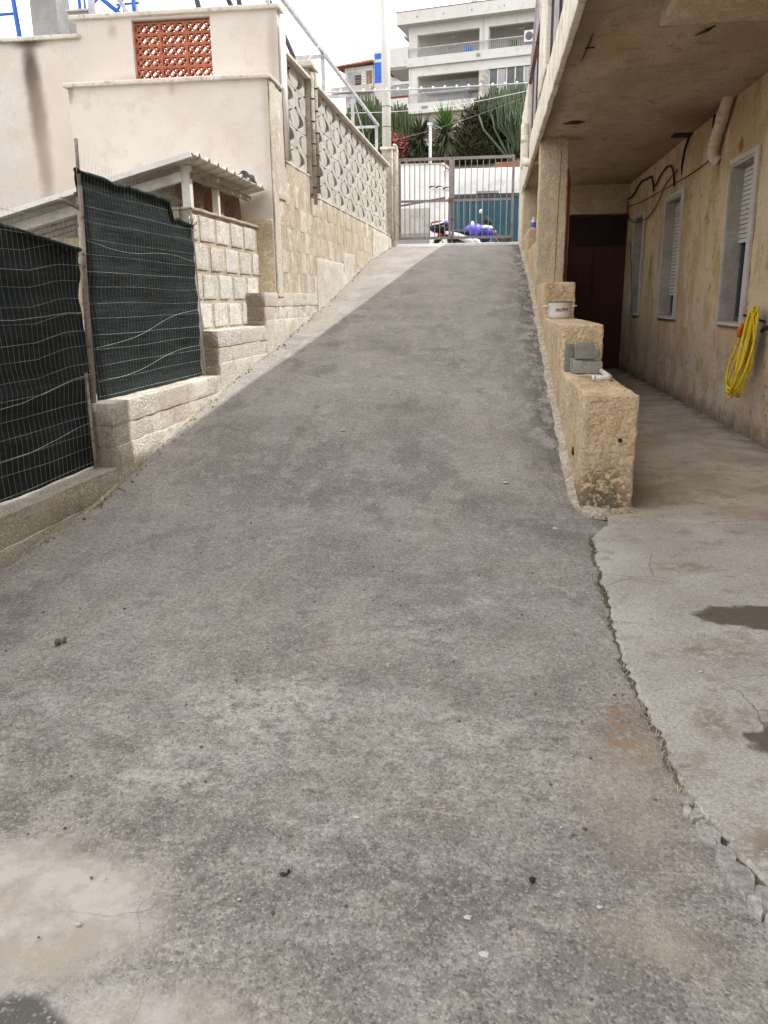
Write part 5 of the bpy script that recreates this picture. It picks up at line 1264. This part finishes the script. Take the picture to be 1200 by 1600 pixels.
for k in range(7): m.tube([(-3.3, 29.5, 5.6), (-3.3+.5*math.sin(k), 29.5+.2*math.cos(k), 6.9)], [.025, .01], 5)
m.build('branches', M['trunk'], OL)
m = MB(); leaves(m, [(-3.35, 29.5, 6.45, .62, .45, .65), (-2.75, 29.6, 6.3, .45, .4, .5), (-2.45, 29.8, 6.1, .4, .4, .5)], 2600, .07, 3, .25); stuff(m.build('foliage', M['olean'], OL))
m = MB(); leaves(m, [(-3.3, 29.1, 6.75, .45, .2, .25), (-3.05, 29.1, 6.45, .4, .2, .3), (-3.45, 29.1, 6.35, .35, .2, .3), (-3.15, 29.1, 6.15, .4, .2, .25)], 330, .035, 4, .8); stuff(m.build('flowers', M['flower'], OL))
def yucca(name, label, c, z0, ht, n, ln, mat, seed):
    Y = thing(name, (c[0], c[1], z0), label, 'plant'); random.seed(seed)
    MB().tube([(c[0], c[1], z0-.2), (c[0]+.05, c[1], z0+ht*.5), (c[0], c[1], z0+ht)], [.09, .08, .07], 8).build('trunk', M['trunk'], Y, smooth=True)
    for (mt, lo, hi, k) in ((mat, .25, 1.35, n), ('yuccadk', -1.1, .3, n)):
        mb = MB()
        for _ in range(k):
            a = random.uniform(0, 6.28); e = random.uniform(lo, hi); L = ln*random.uniform(.75, 1.1)
            d = Vector((math.cos(a)*math.cos(e), math.sin(a)*math.cos(e), math.sin(e))); s = Vector((-math.sin(a), math.cos(a), 0))*.022
            o = Vector((c[0], c[1], z0+ht+random.uniform(-.25, .05) if lo > 0 else z0+ht-random.uniform(.0, .45)))
            dr = Vector((0, 0, -.12*L if e < .8 else 0)); b = len(mb.v)
            mb.v += [tuple(o-s*.7), tuple(o+s*.7), tuple(o+d*L*.5+s+dr*.2), tuple(o+d*L*.5-s+dr*.2), tuple(o+d*L+dr)]
            mb.f += [(b, b+1, b+2, b+3), (b+3, b+2, b+4)]
        stuff(mb.build('leaf_rosette', M[mt], Y))
yucca('bright_yucca', 'bright green yucca rosette right of the slim post', (-1.58, 29.2), 5.9, 1.1, 200, .85, 'yucca', 21)
yucca('dull_yucca', 'duller green yucca rosette left of the slim post', (-2.45, 29.6), 5.9, 1.0, 170, .78, 'yuccadk', 22)
# weed by the gate's right foot
m = MB(); random.seed(31)
for _ in range(60): blade(m, .35+random.gauss(0, .12), 19.3+random.gauss(0, .05), 2.69, random.uniform(.05, .2), random.uniform(.03, .12), .007)
tag(stuff(m.build('gate_weeds', M['weed'])), 'yellow green weeds at the right foot of the gate', 'weeds')

# apartment block -----------------------------------------------------
AZ = R(-12)
AP = thing('white_apartment_block', (-.97, 56, 12), 'white apartment block with deep balconies on the hill behind', 'building', rz=AZ)
def ab(name, mat, s0, s1, d0, d1, z0, z1, par=None):
    return MB().box(s0, s1, d0, d1, z0-12, z1-12).build(name, M[mat], par or AP, local=True)
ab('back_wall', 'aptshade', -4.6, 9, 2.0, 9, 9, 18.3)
for z0, z1, ov in ((18.25, 18.95, .6), (15.9, 16.42, .15), (13.15, 13.75, .15)):
    ab('floor_slab', 'aptwhite', -4.7-(.55 if ov > .5 else 0), 9, -ov, 2.0, z0, z1)
ab('beam', 'aptwhite', -4.62, 9, .02, .3, 17.72, 18.25); ab('beam', 'aptwhite', -4.62, 9, .02, .3, 15.35, 15.9)
for s0, s1 in ((-4.6, -4.03), (0.0, .58), (4.3, 4.9)):
    ab('column', 'aptwhite', s0, s1, .0, .5, 16.42, 17.72)
ab('column', 'aptwhite', -4.6, -4.03, 0, .5, 13.75, 15.35); ab('stone_pier', 'stonepier', 0, .58, 0, .5, 13.75, 15.35)
ab('side_parapet', 'aptwhite', -6.1, -4.62, -.1, .05, 16.0, 17.05); ab('side_slab', 'aptwhite', -6.1, -4.62, .05, 3, 15.9, 16.05); ab('side_parapet', 'aptwhite', -6.1, -5.98, .05, 3, 16.05, 17.05)
ab('side_parapet', 'aptwhite', -6.1, -4.62, -.1, .05, 13.2, 14.15); ab('side_slab', 'aptwhite', -6.1, -4.62, .05, 3, 13.1, 13.25); ab('side_parapet', 'aptwhite', -6.1, -5.98, .05, 3, 13.25, 14.15)
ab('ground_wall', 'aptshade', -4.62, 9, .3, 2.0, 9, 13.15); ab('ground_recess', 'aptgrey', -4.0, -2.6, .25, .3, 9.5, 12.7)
ab('far_wing', 'aptwhite', -5.6, -1.5, 5, 9, 16, 19.6); ab('far_balcony', 'aptgrey', -6.2, -4.5, 3.2, 4.6, 17.3, 18.0); ab('far_roof', 'aptgrey', -5.9, -4.4, 3, 5, 18.55, 18.7); ab('far_post', 'greypaint', -5.6, -5.45, 3.2, 3.35, 15, 18.6)
ab('roof_edge', 'rust', -5.3, 9, -.62, -.6, 18.95, 18.99)
for z0 in (16.42, 13.75):      # windows on the back wall
    w = ab('window', 'aptgrey', -3.2, -1.0, 1.95, 2.0, z0+.05, z0+.95); ab('pane', 'aptdark', -3.15, -1.05, 1.93, 1.95, z0+.05, z0+.42, w)
    for k in range(9): ab('mullion', 'aptgrey', -3.1+k*.25, -3.05+k*.25, 1.91, 1.93, z0+.05, z0+.42, w)
    w = ab('window', 'aptgrey', 1.4, 3.6, 1.95, 2.0, z0+.1, z0+1.0)
ab('lower_recess', 'aptgrey', -3.9, -.05, 1.5, 1.96, 14.6, 15.34)
w = ab('glazed_veranda', 'aptdark', .58, 8, .12, .2, 13.8, 15.34)
for k in range(12): ab('mullion', 'aptwhite', .6+k*.55, .68+k*.55, .08, .12, 13.8, 15.34, w)
for k in (1, 4): ab('lit_pane', 'aptgrey', .7+k*.55, 1.1+k*.55, .1, .12, 13.85, 15.3, w)
def rail(s0, s1, z, d, h=.85):
    r0 = ab('balcony_railing', 'galv', s0, s1, d, d+.03, z+h-.04, z+h)
    n = int((s1-s0)/.13); bb = MB()
    for k in range(n): bb.box(s0+k*.13, s0+k*.13+.018, d, d+.02, z-12, z+h-.04-12)
    stuff(bb.build('balusters', M['galv'], r0, local=True))
rail(-4.62, 7, 16.42, -.12, .55); rail(-4.62, -.5, 13.75, -.12, .6)
ab('balcony_lamp', 'aptgrey', -2.0, -1.6, .8, 1.0, 17.6, 17.72); ab('balcony_lamp', 'aptgrey', 2.3, 2.7, .8, 1.0, 17.6, 17.72)
for s in (-3.9, -2.2, -.4, 1.6): ab('scupper', 'greypaint', s, s+.07, -.63, -.6, 18.55, 18.63)
ch = ab('chimney', 'redroof', -.55, -.25, .2, .5, 18.95, 19.25); ab('chimney_cap', 'aptgrey', -.58, -.22, .17, .53, 19.25, 19.4, ch)
ab('vent_disc', 'greypaint', -.12, .08, -.2, -.15, 16.1, 16.28); ab('number_sign', 'greypaint', -3.7, -3.3, -.2, -.15, 13.4, 13.55)
def onapt(s, d, z): return Vector((-.97, 56, 0))+Vector((math.cos(AZ)*s-math.sin(AZ)*d, math.sin(AZ)*s+math.cos(AZ)*d, z))
p = onapt(-.75, .3, 16.42); o = MB().box(-.24, .24, -.15, .15, 0, .38).build('blue_crate', M['bluepaint'], local=True); o.location = p; tag(o, 'bright blue crate standing on the upper apartment balcony', 'crate')
p = onapt(2.1, .4, 16.42); m = MB().box(-.22, .22, -.04, .04, .1, .5); m.lathe([(.0, -.03), (.20, -.03), (.22, .0), (.2, .03), (0, .03)], (0, -.05, .3), 14, 'Y'); m.box(-.2, -.16, -.1, .1, 0, .1); m.box(.16, .2, -.1, .1, 0, .1)
o = m.build('green_white_chair', M['yucca'], local=True); o.location = p; tag(o, 'small green chair on the upper apartment balcony right of the pier', 'chair')
AC = thing('air_conditioner', onapt(3.2, -.02, 16.55), 'white air conditioner unit on the apartment balcony edge', 'air conditioner', rz=AZ)
MB().box(-.35, .35, -.3, 0, 0, .62).build('casing', M['whitepaint'], AC, local=True); MB().lathe([(0, -.02), (.22, -.02), (.24, 0)], (-.05, -.30, .31), 14, 'Y').build('fan_grille', M['aptdark'], AC, local=True)
for nm, loc_, lab in (('antenna', onapt(-5.0, 6, 19.6), 'thin television antenna on the roof of the white apartment block'), ('antenna', Vector((-11.2, 72.5, 20.9)), 'spiky television antenna on the blue and white house roof')):
    m = MB().bar((0, 0, 0), (0, 0, 1.3), .04)
    for k in range(4): m.bar((-.3+k*.05, 0, .8+k*.14), (.3-k*.05, 0, .8+k*.14), .03)
    o = m.build(nm, M['greypaint'], local=True); o.location = loc_; tag(o, lab, 'antenna')
RB_ = thing('roof_cabin', onapt(2.6, 3, 18.9), 'grey and white cabin on the apartment roof with blue panel', 'cabin', rz=AZ)
MB().box(-.6, 5, 0, 3, 0, 2.2).build('walls', M['aptwhite'], RB_, local=True); MB().box(-.3, .8, -.03, 0, .1, .9).build('grey_panel', M['aptgrey'], RB_, local=True); MB().box(1.3, 2.6, -.03, 0, .1, 1.4).build('blue_panel', M['bluepaint'], RB_, local=True)

BH = thing('blue_white_house', (-11.1, 72, 17), 'white house with brown eaves and bright blue wall panels far left', 'building', rz=R(-14))
def hb(name, mat, s0, s1, d0, d1, z0, z1, par=None): return MB().box(s0, s1, d0, d1, z0-17, z1-17).build(name, M[mat], par or BH, local=True)
hb('wall', 'aptwhite', -1.2, 1.45, .0, 6, 14, 20.0); hb('corner_panel', 'aptwhite', 1.45, 8, -.1, 6, 14, 21.0)
m = MB().hexa([(-1.9, -.6, 3.0), (1.45, -.6, 3.12), (1.45, 6, 3.12), (-1.9, 6, 3.0), (-1.7, -.5, 3.12), (1.45, -.5, 3.3), (1.45, 6, 3.5), (-1.7, 6, 3.3)]); m.build('roof', M['redroof'], BH, local=True)
hb('loggia', 'aptgrey', -.95, .28, -.02, .0, 18.42, 19.62); hb('door', 'doordark', -.28, .26, -.06, -.02, 18.42, 19.35); hb('shutter', 'brownwood', .72, 1.2, -.05, 0, 18.65, 19.6)
hb('balcony', 'beige', -2.1, 1.3, -.9, 0, 17.95, 18.4)
for z in (18.6, 18.75, 18.95): hb('railing', 'greypaint', -2.1, 1.3, -.9, -.86, z, z+.03)
for s in (-2.1, -1.2, -.2, .6, 1.27): hb('railing_post', 'greypaint', s, s+.03, -.9, -.86, 18.4, 18.97)
hb('blue_panel', 'bluepaint', 1.5, 2.35, -.13, -.1, 18.6, 20.1); hb('blue_panel', 'bluepaint', 1.5, 3.3, -.13, -.1, 20.35, 20.75); hb('drainpipe', 'greypaint', 1.35, 1.43, -.05, 0, 15, 20); hb('small_window', 'aptdark', .5, 1.1, -.03, 0, 16.9, 17.35)
hb('awning', 'navy', 3.0, 6, -.6, -.1, 18.9, 19.6); hb('terrace_parapet', 'salmon', 2.3, 7, -.5, -.1, 16.8, 17.9); hb('curved_railing', 'greypaint', 3.0, 4.9, -.7, -.5, 17.3, 18.1); hb('yellow_base', 'yellowr', 2.3, 5, -.48, -.1, 16.0, 16.8); hb('planter_box', 'aptwhite', 3.2, 6, -.45, -.2, 18.2, 18.5)

for o in list(bpy.data.objects):
    if o.type == 'MESH' and len(o.data.materials) == 0: o.data.materials.append(M['white'])
